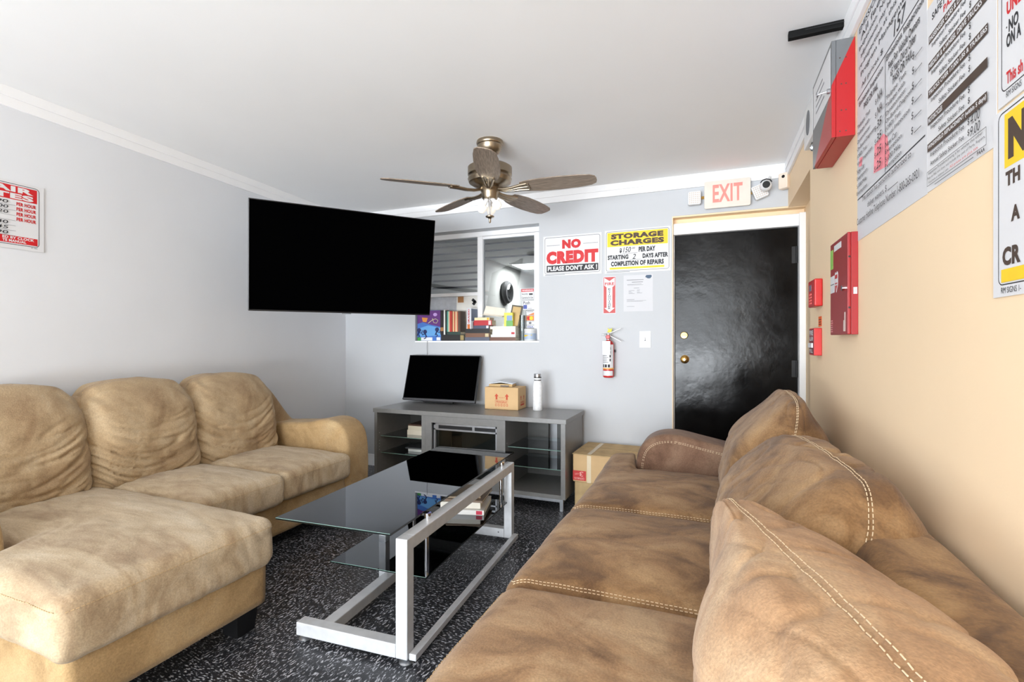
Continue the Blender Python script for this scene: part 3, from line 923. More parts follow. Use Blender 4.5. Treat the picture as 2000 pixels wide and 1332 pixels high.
# dance game case with silhouettes
gm = thing('game_case', 'tall purple and blue game case with dancing silhouettes on the sill', 'game case')
place(gm, (-2.592, YSI + 0.012, ZS), *UB)
MB().box(0, 0.255, 0, 0.285, -0.03, 0).build('case', cover((70, 120, 200)), gm, bevel=0.003)
def flat(poly, w): return MB().add([(x_, y_, w) for x_, y_ in poly], [tuple(range(len(poly)))])
flat([(0.002, 0.16), (0.06, 0.175), (0.15, 0.15), (0.253, 0.13), (0.253, 0.283), (0.002, 0.283)], 0.0006).build('purple_field', cover((104, 52, 128)), gm)
flat([(0.03, 0.04), (0.253, 0.05), (0.253, 0.12), (0.12, 0.145), (0.03, 0.12)], 0.0005).build('pale_field', cover((104, 168, 226)), gm)
flat([(0.002, 0.002), (0.04, 0.002), (0.04, 0.032), (0.002, 0.032)], 0.0008).build('green_badge', cover((70, 150, 66)), gm)
flat([(0.042, 0.002), (0.165, 0.002), (0.165, 0.032), (0.042, 0.032)], 0.0008).build('white_badge', cover((232, 234, 238)), gm)
flat([(0.21, 0.004), (0.25, 0.004), (0.25, 0.032), (0.21, 0.032)], 0.0008).build('white_badge', cover((232, 234, 238)), gm)
flat([(0.06, 0.18), (0.10, 0.175), (0.115, 0.215), (0.05, 0.22)], 0.0008).build('orange_cup', cover((226, 150, 66)), gm)
def blob(cx, cy, rx, ry, n=14): return [(cx + rx * math.cos(2 * math.pi * k / n), cy + ry * math.sin(2 * math.pi * k / n)) for k in range(n)]
for (cx_, cy_, fl_) in ((0.02, 0.10, 1), (0.085, 0.085, -1), (0.215, 0.105, 1)):
    m = MB()
    m.add([(x_, y_, 0.001) for x_, y_ in blob(cx_, cy_, 0.022, 0.020)], [tuple(range(14))])
    for pts in ([(cx_, cy_ - 0.01), (cx_ - 0.012 * fl_, cy_ - 0.035), (cx_ + 0.008, cy_ - 0.06), (cx_ - 0.01, cy_ - 0.066)], [(cx_, cy_ - 0.02), (cx_ + 0.03 * fl_, cy_ - 0.03), (cx_ + 0.036 * fl_, cy_ + 0.0)], [(cx_, cy_ - 0.02), (cx_ - 0.02 * fl_, cy_ - 0.05)]):
        m.tube([(a_, b_, 0.001) for a_, b_ in pts], 0.005, 5)
    m.build('silhouette', cover((36, 46, 96)), gm)
m = MB().add([(x_, y_, 0.001) for x_, y_ in blob(0.195, 0.245, 0.022, 0.016)], [tuple(range(14))])
m.build('pale_head', cover((196, 160, 220)), gm)
m = MB().tube([(0.12, 0.165, 0.0012), (0.165, 0.195, 0.0012), (0.2, 0.205, 0.0012), (0.226, 0.19, 0.0012), (0.21, 0.165, 0.0012), (0.18, 0.17, 0.0012), (0.165, 0.21, 0.0012)], 0.003, 5)
m.build('pale_ribbon', cover((222, 220, 170)), gm)

# horizontal books under the row of spines
book('long black book at the bottom left of the sill, under the upright spines', (-2.327, YSI, ZS), 0.245, 0.10, 0.056, (34, 32, 32), band=(160, 140, 90))
bk = book('thin dark green book lying directly under the upright spines', (-2.27, YSI, ZS + 0.0565), 0.145, 0.10, 0.026, (48, 70, 62))
book('black patterned slim book standing beside the dance game case', (-2.335, YSI, ZS + 0.0565), 0.225, 0.10, 0.034, (40, 34, 36), upright=True, band=(170, 120, 70))
xs_ = -2.299
for i_, (t_, rgb, nm, hh) in enumerate([(0.015, (236, 236, 230), 'white', 0.21), (0.018, (28, 40, 36), 'black and green', 0.205), (0.014, (96, 168, 150), 'teal', 0.19), (0.012, (228, 214, 180), 'cream', 0.188), (0.022, (196, 66, 54), 'red', 0.19), (0.010, (150, 46, 40), 'dark red', 0.186), (0.014, (226, 190, 140), 'sand', 0.188), (0.012, (200, 84, 62), 'brick red', 0.184), (0.014, (230, 206, 160), 'pale yellow', 0.186), (0.012, (206, 120, 92), 'salmon', 0.184), (0.024, (88, 68, 56), 'dark brown', 0.188)]):
    z_ = ZS + 0.083
    if xs_ < -2.271: z_ = ZS + 0.0565
    book('%s upright slim spine in the row on the sill' % nm, (xs_, YSI, z_), hh - (0.0 if z_ > ZS + 0.06 else -0.02), 0.10, t_, rgb, upright=True, group='upright spines on the sill')
    xs_ += t_ + 0.0006
# upright game box
gb = thing('game_box', 'white upright game box with red vertical lettering on the sill', 'game box', (-2.068, YSI + 0.012, ZS + 0.0998), R(-14))
MB().box(0, 0.052, 0, 0.095, 0, 0.20).build('box', cover((226, 228, 232)), gb, bevel=0.0015)
MB().box(0.01, 0.04, -0.001, 0, 0.005, 0.05).build('picture', cover((222, 120, 60)), gb)
MB().box(0.052, 0.053, 0.004, 0.09, 0.08, 0.19).build('side_picture', cover((110, 122, 142)), gb)
MB().box(0.052, 0.0532, 0.03, 0.085, 0.01, 0.075).build('side_red_picture', cover((150, 40, 44)), gb)
m2 = MB()
for k in range(6):
    put_text(m2, 'ORAODO'[k], 0.014, 0.06 + 0.021 * k, 0.038, 0.078 + 0.021 * k, 0.0008, 0.03, 0, R(90), Matrix(((1, 0, 0, 0), (0, 0, -1, 0), (0, 1, 0, 0), (0, 0, 0, 1))))
m2.build('lettering', MT['red'], gb)

# middle stack
mid = [(-2.078, 0.245, 0.032, (92, 96, 112), 'slate blue book at the bottom of the middle stack on the sill', None), (-2.072, 0.24, 0.036, (122, 86, 66), 'brown book second from the bottom in the middle stack', (206, 190, 150)),
       (-2.075, 0.245, 0.040, (36, 36, 38), 'black book third from the bottom in the middle stack', None)]
z_ = ZS
for (x0, w_, t_, rgb, lb, bd) in mid:
    book(lb, (x0, YSI, z_), w_ - 0.002, 0.11, t_, rgb, band=bd)
    z_ += t_ + 0.0004
for (x0, w_, t_, rgb, lb, bd) in [(-1.995, 0.155, 0.028, (78, 84, 104), 'grey blue book under the red one in the middle stack', (226, 228, 232)), (-1.99, 0.175, 0.046, (190, 52, 58), 'red book in the middle stack on the sill', (232, 200, 200)), (-1.985, 0.15, 0.024, (238, 226, 180), 'pale yellow book on top of the red book', (230, 180, 50))]:
    book(lb, (x0, YSI + 0.004, z_), w_, 0.10, t_, rgb, band=bd)
    z_ += t_ + 0.0004
ZMID = z_
env = thing('envelope', 'cream envelope lying tilted on top of the middle book stack', 'envelope', (-1.935, YSI + 0.008, ZMID + 0.026), 0, rot=(0, R(6), R(2)))
MB().box(0, 0.215, 0, 0.11, 0, 0.004).build('sheet', cover((232, 222, 204)), env)
MB().prism([(0.0, 0.0), (0.2, 0.0), (0.2, 0.075), (0.01, 0.085)], 0, 0.003, Matrix.Translation((0.01, 0.06, 0.004)) @ Matrix.Rotation(R(75), 4, 'X')).build('flap', cover((238, 230, 214)), env)
# right stack
z_ = ZS
for (x0, w_, t_, rgb, lb, bd, tx) in [(-1.829, 0.24, 0.032, (106, 66, 48), 'brown book at the bottom of the right stack on the sill', None, (200, 180, 150)), (-1.822, 0.234, 0.022, (234, 232, 228), 'white book second from the bottom in the right stack', None, None), (-1.808, 0.22, 0.023, (238, 236, 234), 'white book with a red spine tab in the right stack', (196, 40, 48), None), (-1.806, 0.218, 0.024, (230, 226, 218), 'off-white book fourth from the bottom in the right stack', None, None), (-1.829, 0.24, 0.025, (226, 222, 212), 'pale book on top of the right stack', None, None)]:
    book(lb, (x0, YSI + 0.002, z_), w_, 0.115, t_, rgb, band=bd, rz=R(1.5))
    z_ += t_ + 0.0004
ZRT = z_
gy = thing('green_yellow_box', 'small green and yellow box on top of the right book stack', 'box', (-1.706, YSI + 0.03, ZRT + 0.0003), R(6))
MB().box(0, 0.08, 0, 0.045, 0, 0.12).build('carton', cover((226, 214, 60)), gy, bevel=0.001)
MB().box(0.02, 0.0802, -0.001, 0.0, 0.0, 0.05).build('green_panel', cover((90, 160, 62)), gy)
MB().box(0.025, 0.075, -0.001, 0.0, 0.05, 0.095).build('blue_picture', cover((120, 150, 190)), gy)
pf = thing('picture_frame', 'small gold picture frame leaning behind the green and yellow box', 'picture frame', (-1.69, YSI + 0.082, ZRT + 0.0003), 0, rot=(R(-9), R(8), 0))
MB().box(0, 0.105, 0, 0.012, 0, 0.20).build('frame', cover((96, 90, 80)), pf, bevel=0.002)
MB().box(0.014, 0.091, -0.001, 0, 0.014, 0.186).build('picture', cover((206, 176, 122)), pf)
jr = thing('jar', 'small white jar with yellow and blue label at the right end of the sill', 'jar', (-1.472, YSI + 0.062, ZS))
MB().lathe([(0, 0), (0.05, 0), (0.053, 0.004), (0.053, 0.07), (0.048, 0.078), (0, 0.078)], n=28).build('body', MT['white_plastic'], jr, smooth=True, angle=40)
MB().lathe([(0.0535, 0.012), (0.0538, 0.012), (0.0538, 0.064), (0.0535, 0.064)], n=28).build('label', cover((170, 186, 208)), jr, smooth=True, angle=40)
MB().lathe([(0, 0.078), (0.052, 0.078), (0.053, 0.082), (0.053, 0.1), (0.05, 0.104), (0, 0.104)], n=28).build('lid', MT['white_plastic'], jr, smooth=True, angle=40)
m = MB()
for k in range(7):
    t = R(-130 + 12 * k)
    m.box(-0.005, 0.005, -0.0006, 0.0006, 0.034 + 0.003 * k, 0.052 - 0.001 * k, Matrix.Translation((0.0542 * math.cos(t), 0.0542 * math.sin(t), 0)) @ Matrix.Rotation(t + R(90), 4, 'Z'))
m.build('yellow_print', MT['yellow'], jr)
# drinking glass behind the jar
g = thing('drinking_glass', 'tall clear drinking glass standing behind the jar on the sill', 'glass', (-1.556, YSI + 0.09, ZS))
MB().lathe([(0.0, 0), (0.024, 0), (0.027, 0.225), (0.0255, 0.225), (0.0225, 0.008), (0, 0.008)], n=20).build('tumbler', tinted_glass('tumbler_glass', (0.72, 0.76, 0.77, 1), 2.0), g, smooth=True, angle=40)

# stickers on the glass
yg = YW - 0.0035
sign('warning_sticker', 'white warning sticker with red header on the right window pane', 'sticker', (-1.586, yg, 1.585), UB, 0.133, 0.105, [
    ('frame', 'ink', 'border', 0.004, 0.004, 0.129, 0.101, 0.006, 0.002), ('rect', 'red', 'header', 0.008, 0.073, 0.125, 0.098),
    ('text', 'white_sheet', 'header_lettering', 'WARNING', 0.014, 0.077, 0.119, 0.094, 0.03), ('text', 'ink', 'lettering', 'Security', 0.012, 0.043, 0.07, 0.062, 0.01),
    ('text', 'ink', 'lettering', 'Cameras In Use', 0.012, 0.013, 0.12, 0.030, 0.01), ('rect', 'ink', 'camera_picture', 0.082, 0.044, 0.116, 0.058)], thick=0.0008)
MT['ink_blue'] = plain('blue_ink', srgb(74, 92, 168), 0.5)
MT['ink_orange'] = plain('orange_ink', srgb(226, 128, 60), 0.5)
sign('push_sticker', 'white push sticker with blue square on the right window pane', 'sticker', (-1.566, yg, 1.498), UB, 0.115, 0.082, [
    ('text', 'ink', 'lettering', 'Push', 0.008, 0.048, 0.068, 0.076, 0.01), ('rect', 'ink_blue', 'blue_square', 0.008, 0.008, 0.042, 0.043),
    ('rect', 'ink_grey', 'small_print', 0.05, 0.01, 0.088, 0.013)], thick=0.0008)
sign('card_sticker', 'tall strip sticker of payment card emblems on the right window pane', 'sticker', (-1.534, yg, 1.330), UB, 0.08, 0.163, [
    ('frame', 'ink', 'border', 0.0, 0.0, 0.08, 0.163, 0.002, 0.003), ('rect', 'ink', 'divider', 0, 0.116, 0.08, 0.119), ('rect', 'ink_orange', 'orange_card', 0.004, 0.072, 0.076, 0.114),
    ('poly', 'red', 'red_disc', blob(0.028, 0.093, 0.017, 0.017)), ('poly', 'yellow', 'yellow_disc', blob(0.05, 0.093, 0.017, 0.017)), ('poly', 'ink_orange', 'orange_swoosh', [(0.02, 0.121), (0.076, 0.121), (0.076, 0.142)]),
    ('rect', 'ink', 'divider', 0, 0.066, 0.08, 0.069), ('poly', 'ink_grey', 'round_emblem', blob(0.04, 0.05, 0.013, 0.011)), ('rect', 'ink', 'divider', 0, 0.03, 0.08, 0.033), ('text', 'ink_blue', 'lettering', 'VISA', 0.01, 0.008, 0.07, 0.024, 0.02),
    ('rect', 'ink_grey', 'small_print', 0.01, 0.148, 0.07, 0.153)], thick=0.0008)

# books inside the stand and on the coffee table
def stack(x0, y0, z0, specs, grp):
    z = z0
    for (dx, w_, d_, t_, rgb, lb, rz) in specs:
        book(lb, (x0 + dx, y0, z), w_, d_, t_, rgb, rz=R(rz), group=grp)
        z += t_ + 0.0006
BY = SY0 + 0.16
stack(-2.400, BY, 0.4255, [(0.0, 0.185, 0.22, 0.040, (226, 216, 196), 'thick pale book under others on the upper left glass shelf', 2), (0.008, 0.178, 0.22, 0.036, (216, 206, 184), 'thick cream book in the middle of the upper left shelf', -2), (0.01, 0.175, 0.215, 0.012, (84, 60, 50), 'thin brown illustrated book on top of the upper left shelf', 1)], 'books inside the media stand')
stack(-2.390, BY, 0.2855, [(0.0, 0.13, 0.22, 0.020, (210, 212, 208), 'pale magazine at the bottom of the lower left glass shelf', 0), (-0.03, 0.165, 0.22, 0.010, (90, 92, 94), 'patterned magazine on top of the lower left glass shelf', 4)], 'books inside the media stand')
stack(-2.390, BY, 0.1156, [(0.0, 0.17, 0.22, 0.05, (222, 214, 198), 'thick pale book on the floor of the left stand bay', 3), (-0.01, 0.18, 0.23, 0.03, (60, 92, 84), 'green topped book on the floor of the left stand bay', 6)], 'books inside the media stand')

# ================================================================== THINGS ON AND BY THE STAND
def up_arrow(cx, y0, s): return [(cx - 0.35 * s, y0), (cx + 0.35 * s, y0), (cx + 0.35 * s, y0 + 1.2 * s), (cx + 0.8 * s, y0 + 1.2 * s), (cx, y0 + 2.2 * s), (cx - 0.8 * s, y0 + 1.2 * s), (cx - 0.35 * s, y0 + 1.2 * s)]
cb = thing('cardboard_box', 'small cardboard box printed FRAGILE on the media stand', 'box', (-1.735, 3.70, SZ1 + 0.0005), R(2))
BW, BD, BH = 0.292, 0.20, 0.182
MB().box(0, BW, 0, BD, 0, BH).build('carton', MT['cardboard'], cb, bevel=0.004)
fm = MB()
Mf = Matrix(((1, 0, 0, 0), (0, 0, -1, 0), (0, 1, 0, 0), (0, 0, 0, 1)))
for cx_ in (0.105, 0.195): fm.add([(x_, y_, 0.0006) for x_, y_ in up_arrow(cx_, 0.082, 0.022)], [(0, 1, 2, 6), (3, 4, 5)], Mf)
put_text(fm, 'FRAGILE', 0.1, 0.056, 0.195, 0.072, 0.0006, 0.02, 0, 0, Mf)
put_text(fm, 'THIS SIDE UP', 0.122, 0.094, 0.178, 0.102, 0.0006, 0.0, 0, 0, Mf)
for k in range(5):
    frame_mb(fm2 := MB(), 0.093 + 0.024 * k, 0.028, 0.108 + 0.024 * k, 0.046, 0.002, 0.003, 0.0006)
    fm.add(fm2.v, fm2.f, Mf)
fm3 = MB(); frame_mb(fm3, 0.092, 0.052, 0.204, 0.077, 0.002, 0.0015, 0.0006); fm.add(fm3.v, fm3.f, Mf)
fm.build('print', MT['card_print'], cb)
sm = MB(); Ms = Matrix(((0, 0, 1, BW), (1, 0, 0, 0), (0, 1, 0, 0), (0, 0, 0, 1)))
for cx_ in (0.07, 0.14): sm.add([(x_, y_, 0.0006) for x_, y_ in up_arrow(cx_, 0.075, 0.018)], [(0, 1, 2, 6), (3, 4, 5)], Ms)
put_text(sm, 'FRAGILE', 0.06, 0.05, 0.15, 0.066, 0.0006, 0.02, 0, 0, Ms)
sm.box(0.06, 0.15, 0.03, 0.045, 0.0, 0.0006, Ms)
sm.build('side_print', MT['card_print'], cb)
ob_ = thing('open_book', 'battered paperback with bent cover on top of the small cardboard box', 'book', (-1.715, 3.74, SZ1 + BH + 0.001), R(8))
MB().box(0, 0.2, 0, 0.13, 0, 0.022).build('pages', MT['cardboard_old'], ob_, bevel=0.002)
MB().prism([(0.0, 0.0), (0.0, 0.004), (0.1, 0.02), (0.205, 0.004), (0.205, 0.0), (0.1, 0.014)], 0, 0.135, Matrix.Translation((0, 0.133, 0.0215)) @ Matrix.Rotation(R(90), 4, 'X')).build('cover', cover((206, 212, 222)), ob_)
MB().box(0.10, 0.17, -0.004, 0.03, 0.002, 0.012).build('torn_flap', cover((70, 52, 42)), ob_)
bt = thing('water_bottle', 'white patterned water bottle with steel cap on the media stand', 'bottle', (-1.305, 3.79, SZ1 + 0.0005))
MB().lathe([(0, 0), (0.036, 0), (0.039, 0.004), (0.039, 0.20), (0.037, 0.212), (0.03, 0.234), (0.028, 0.242), (0.028, 0.262), (0, 0.262)]).build('body', plain('speckled_white', srgb(238, 239, 240), 0.35, var=0.08, vscale=60), bt, smooth=True, angle=40)
MB().lathe([(0.0285, 0.24), (0.0288, 0.24), (0.0288, 0.247), (0.0285, 0.247)]).build('neck_ring', MT['black_plastic'], bt)
MB().lathe([(0, 0.262), (0.029, 0.262), (0.03, 0.266), (0.03, 0.292), (0.028, 0.296), (0, 0.296)]).build('cap', MT['steel'], bt, smooth=True, angle=40)
MB().lathe([(0.0302, 0.262), (0.0306, 0.262), (0.0306, 0.27), (0.0302, 0.27)]).build('cap_ring', MT['black_plastic'], bt)

def floor_box(name, label, x0, y0, z0, w, d, h, rz, tape=True):
    b = thing(name, label, 'box', (x0, y0, z0), R(rz))
    MB().box(0, w, 0, d, 0, h).build('carton', MT['cardboard'] if tape else MT['cardboard_old'], b, bevel=0.006)
    return b
fb0 = floor_box('carton_box', 'old plain cardboard box on the floor, lower of two beside the stand', -0.93, 3.53, 0.0005, 0.43, 0.42, 0.195, 0, False)
fb1 = floor_box('carton_box', 'worn cardboard box with a red label, upper of two beside the stand', -0.94, 3.52, 0.196, 0.45, 0.43, 0.2, -1.5)
m = MB().prism([(-0.004, -0.006), (0.14, -0.012), (0.26, -0.004), (0.46, -0.01), (0.456, 0.1), (0.462, 0.2), (0.3, 0.214), (0.1, 0.206), (-0.006, 0.21)], 0.2, 0.2045)
m.prism([(-0.004, 0.222), (0.2, 0.216), (0.46, 0.226), (0.455, 0.435), (0.2, 0.44), (0.0, 0.434)], 0.2, 0.206)
m.build('flap', MT['cardboard_old'], fb1)
MB().box(0.105, 0.135, -0.0008, 0.001, 0.0, 0.2).box(0.105, 0.135, 0, 0.43, 0.2062, 0.2068).build('tape_strip', MT['tape'], fb1)
lb = MB().box(0.0, 0.098, -0.0012, 0, 0.012, 0.082).build('red_label', plain('label_red', srgb(200, 52, 50), 0.6), fb1)
m = MB()
put_text(m, '3', 0.05, 0.042, 0.078, 0.076, 0.0016, 0.01, 0, math.pi, Mf)
put_text(m, 'LOT', 0.014, 0.052, 0.044, 0.064, 0.0016, 0.01, 0, math.pi, Mf)
put_text(m, 'GERMAN', 0.012, 0.018, 0.086, 0.034, 0.0016, 0.01, 0, math.pi, Mf)
m.build('label_lettering', plain('label_pink', srgb(236, 170, 160), 0.6), lb)

# ================================================================== SIGNS ON THE BACK WALL
yb = D - 0.0005
wS, hS = 0.497, 0.335
sign('no_credit_sign', 'white NO CREDIT sign with red letters beside the window', 'sign', (-1.325, yb, 1.768), UB, wS, hS, [
    ('frame', 'ink', 'border', 0.012, 0.016, wS - 0.012, hS - 0.012, 0.018, 0.0028),
    ('text', 'red', 'lettering', 'NO', 0.165, 0.222, 0.325, 0.298, 0.08), ('rect', 'ink', 'rule', 0.03, 0.254, 0.145, 0.2565), ('rect', 'ink', 'rule', 0.345, 0.254, 0.468, 0.2565),
    ('text', 'red', 'lettering', 'CREDIT', 0.028, 0.098, 0.470, 0.206, 0.08), ('rect', 'ink', 'band', 0.03, 0.03, 0.470, 0.088),
    ('text', 'white_sheet', 'band_lettering', "PLEASE DON'T ASK !", 0.040, 0.040, 0.460, 0.080, 0.04), ('rect', 'ink_grey', 'small_print', 0.016, 0.006, 0.19, 0.010)])
wS, hS = 0.508, 0.345
sign('storage_charges_sign', 'white and yellow STORAGE CHARGES sign beside the door', 'sign', (-0.802, yb, 1.764), UB, wS, hS, [
    ('frame', 'ink', 'border', 0.010, 0.016, wS - 0.010, hS - 0.010, 0.018, 0.0028), ('rect', 'yellow', 'header', 0.02, 0.212, 0.488, 0.326),
    ('text', 'ink_brown', 'header_lettering', 'STORAGE', 0.050, 0.272, 0.455, 0.314, 0.07), ('text', 'ink_brown', 'header_lettering', 'CHARGES', 0.045, 0.222, 0.460, 0.264, 0.07),
    ('text', 'ink', 'lettering', '$', 0.118, 0.158, 0.136, 0.198, 0.055), ('text', 'ink', 'handwriting', '150', 0.146, 0.162, 0.208, 0.204, 0.006, 0.25), ('text', 'ink', 'handwriting', '00', 0.215, 0.186, 0.240, 0.200, 0.006, 0.25), ('rect', 'ink', 'rule', 0.14, 0.153, 0.258, 0.155),
    ('text', 'ink', 'lettering', 'PER DAY', 0.268, 0.160, 0.395, 0.200, 0.055),
    ('text', 'ink', 'lettering', 'STARTING', 0.024, 0.108, 0.188, 0.145, 0.055), ('text', 'ink', 'handwriting', '2', 0.218, 0.106, 0.246, 0.146, 0.006, 0.25), ('rect', 'ink', 'rule', 0.194, 0.100, 0.288, 0.102), ('text', 'ink', 'lettering', 'DAYS AFTER', 0.298, 0.108, 0.490, 0.145, 0.055),
    ('text', 'ink', 'lettering', 'COMPLETION OF REPAIRS', 0.050, 0.055, 0.458, 0.094, 0.055), ('rect', 'yellow', 'underline', 0.04, 0.030, 0.462, 0.046), ('rect', 'ink_grey', 'small_print', 0.016, 0.006, 0.2, 0.010)])
wS, hS = 0.103, 0.298
MT['faded_red'] = plain('faded_sign_red', srgb(196, 70, 68), 0.5)
ext_items = [('poly', 'faded_red', 'red_field', [(0.004, 0.004), (0.099, 0.004), (0.099, 0.294), (0.004, 0.294)]),
    ('poly', 'white_sheet', 'arrow', [(0.0515, 0.010), (0.094, 0.046), (0.075, 0.046), (0.075, 0.212), (0.094, 0.228), (0.094, 0.290), (0.0515, 0.262), (0.009, 0.290), (0.009, 0.228), (0.028, 0.212), (0.028, 0.046), (0.009, 0.046)]),
    ('text', 'faded_red', 'lettering', 'FIRE', 0.014, 0.228, 0.090, 0.252, 0.04)]
for k, ch in enumerate('EXTINGUISHER'):
    zc = 0.203 - k * 0.0142
    hw = 0.010 if ch != 'I' else 0.003
    ext_items.append(('text', 'ink', 'small_lettering', ch, 0.0515 - hw, zc - 0.0105, 0.0515 + hw, zc, 0.02))
sign('extinguisher_sign', 'narrow red FIRE EXTINGUISHER arrow sign above the extinguisher', 'sign', (-0.816, yb, 1.441), UB, wS, hS, ext_items, radius=0.006)
notice = [('poly', 'ink_blue_grey', 'emblem', [(0.168, 0.268), (0.176, 0.283), (0.214, 0.283), (0.218, 0.272), (0.212, 0.262), (0.205, 0.256), (0.188, 0.256)])]
MT['ink_blue_grey'] = plain('blue_grey_ink', srgb(70, 92, 116), 0.6)
for (x0, x1, y_, h_) in ((0.025, 0.155, 0.247, 0.004), (0.065, 0.15, 0.229, 0.004), (0.03, 0.14, 0.214, 0.0018), (0.03, 0.152, 0.208, 0.0018), (0.08, 0.122, 0.182, 0.0028), (0.04, 0.085, 0.164, 0.002), (0.04, 0.06, 0.156, 0.002), (0.04, 0.07, 0.148, 0.002), (0.04, 0.085, 0.140, 0.002), (0.105, 0.128, 0.168, 0.002), (0.105, 0.124, 0.160, 0.002), (0.105, 0.126, 0.150, 0.002), (0.105, 0.145, 0.143, 0.002), (0.025, 0.085, 0.092, 0.003), (0.025, 0.175, 0.083, 0.0016), (0.025, 0.15, 0.078, 0.0016), (0.025, 0.085, 0.038, 0.002)):
    notice.append(('rect', 'ink_grey', 'print', x0, y_, x1, y_ + h_))
sign('paper_notice', 'white paper notice with small print and blue emblem beside the door', 'notice', (-0.652, yb, 1.455), UB, 0.226, 0.287, notice, thick=0.0008, sheet='paper')
sw = thing('light_switch', 'white light switch plate on the back wall beside the door', 'light switch')
place(sw, (-0.485, yb, 1.233), *UB)
MB().prism(round_poly(-0.043, -0.065, 0.043, 0.065, 0.004), 0, 0.006).build('plate', MT['white_plastic'], sw, bevel=0.0015)
MB().box(-0.005, 0.005, -0.012, 0.012, 0.006, 0.007).build('slot', MT['ink_grey'], sw)
MB().box(-0.0035, 0.0035, -0.004, 0.008, 0.007, 0.016).build('toggle', MT['white_plastic'], sw, bevel=0.001)
MB().cyl((0, 0.03, 0.006), (0, 0.03, 0.0075), 0.003, 10).cyl((0, -0.03, 0.006), (0, -0.03, 0.0075), 0.003, 10).build('screw', MT['steel'], sw)

# fire extinguisher
fe = thing('fire_extinguisher', 'small red fire extinguisher with white label hung on the back wall', 'fire extinguisher', (-0.762, D - 0.058, 0.93))
MB().lathe([(0, 0.0), (0.036, 0.0), (0.042, 0.006), (0.043, 0.012), (0.043, 0.255), (0.040, 0.272), (0.028, 0.288), (0.016, 0.295), (0.014, 0.31), (0, 0.31)]).build('cylinder', MT['alarm_red'], fe, smooth=True, angle=40)
def wrap(r, z0, z1, a0, a1, n=16):
    m = MB(); vs = []
    for k in range(n + 1):
        t = R(a0 + (a1 - a0) * k / n)
        vs += [(r * math.cos(t), r * math.sin(t), z0), (r * math.cos(t), r * math.sin(t), z1)]
    return m.add(vs, [(2 * k, 2 * k + 2, 2 * k + 3, 2 * k + 1) for k in range(n)])
lab = wrap(0.0436, 0.075, 0.262, -175, -20).build('label', MT['white_sheet'], fe, smooth=True)
m = MB()
for k in range(9):
    v = wrap(0.0439, 0.12 + 0.013 * k, 0.123 + 0.013 * k, -150, -95 if k % 3 else -80, 8); m.add(v.v, v.f)
for a0 in (-150, -118, -86):
    v = wrap(0.0439, 0.082, 0.105, a0, a0 + 22, 6); m.add(v.v, v.f)
for k in range(4):
    v = wrap(0.0439, 0.13 + 0.03 * k, 0.15 + 0.03 * k, -68, -55, 4); m.add(v.v, v.f)
m.build('label_print', MT['ink'], lab)
wrap(0.0438, 0.066, 0.078, -180, 0).build('orange_band', plain('band_orange', srgb(232, 170, 90), 0.5), fe)
wrap(0.0438, 0.016, 0.055, -150, -30).build('lower_label', MT['white_sheet'], fe)
MB().cyl((0, 0, 0.30), (0, 0, 0.35), 0.017, 16).cyl((0, 0.0, 0.335), (-0.055, 0.0, 0.34), 0.006, 10).build('valve', MT['steel'], fe, smooth=True, angle=40)
turned('pressure_gauge', [(0, 0), (0.017, 0), (0.017, 0.01), (0.014, 0.013), (0, 0.013)], 'alarm_red', fe, to_room(0, -0.016, 0.322), 18)
MB().box(0.0, 0.098, -0.009, 0.009, -0.004, 0.003, Matrix.Translation((0.008, 0, 0.352)) @ Matrix.Rotation(R(-22), 4, 'Y')).build('upper_lever', MT['white_plastic'], fe, bevel=0.002)
MB().box(0.0, 0.105, -0.009, 0.009, -0.004, 0.003, Matrix.Translation((0.008, 0, 0.335)) @ Matrix.Rotation(R(28), 4, 'Y')).build('carry_handle', MT['white_plastic'], fe, bevel=0.002)
MB().prism([(-0.018, 0), (0.004, -0.006), (0.02, 0.004), (0.024, 0.03), (0.004, 0.022), (-0.014, 0.032), (-0.006, 0.014)], -0.001, 0.001, Matrix.Translation((0.006, -0.004, 0.362)) @ Matrix.Rotation(R(90), 4, 'X')).build('seal_tag', plain('yellow_tag', srgb(214, 206, 70), 0.6), fe)
tg = MB().box(-0.031, 0.031, -0.0008, 0.0008, 0.182, 0.29, Matrix.Translation((-0.006, -0.047, 0)) @ Matrix.Rotation(R(2), 4, 'X')).build('inspection_tag', MT['white_sheet'], fe)
m = MB()
for k in range(5):
    m.box(-0.028, 0.018 + 0.003 * (k % 2), -0.0501, -0.0492, 0.20 + 0.017 * k, 0.203 + 0.017 * k)
m.build('tag_print', MT['ink_grey'], tg)
MB().box(-0.05, 0.05, 0.038, 0.0575, 0.2, 0.22).build('wall_hook', MT['black_plastic'], fe)

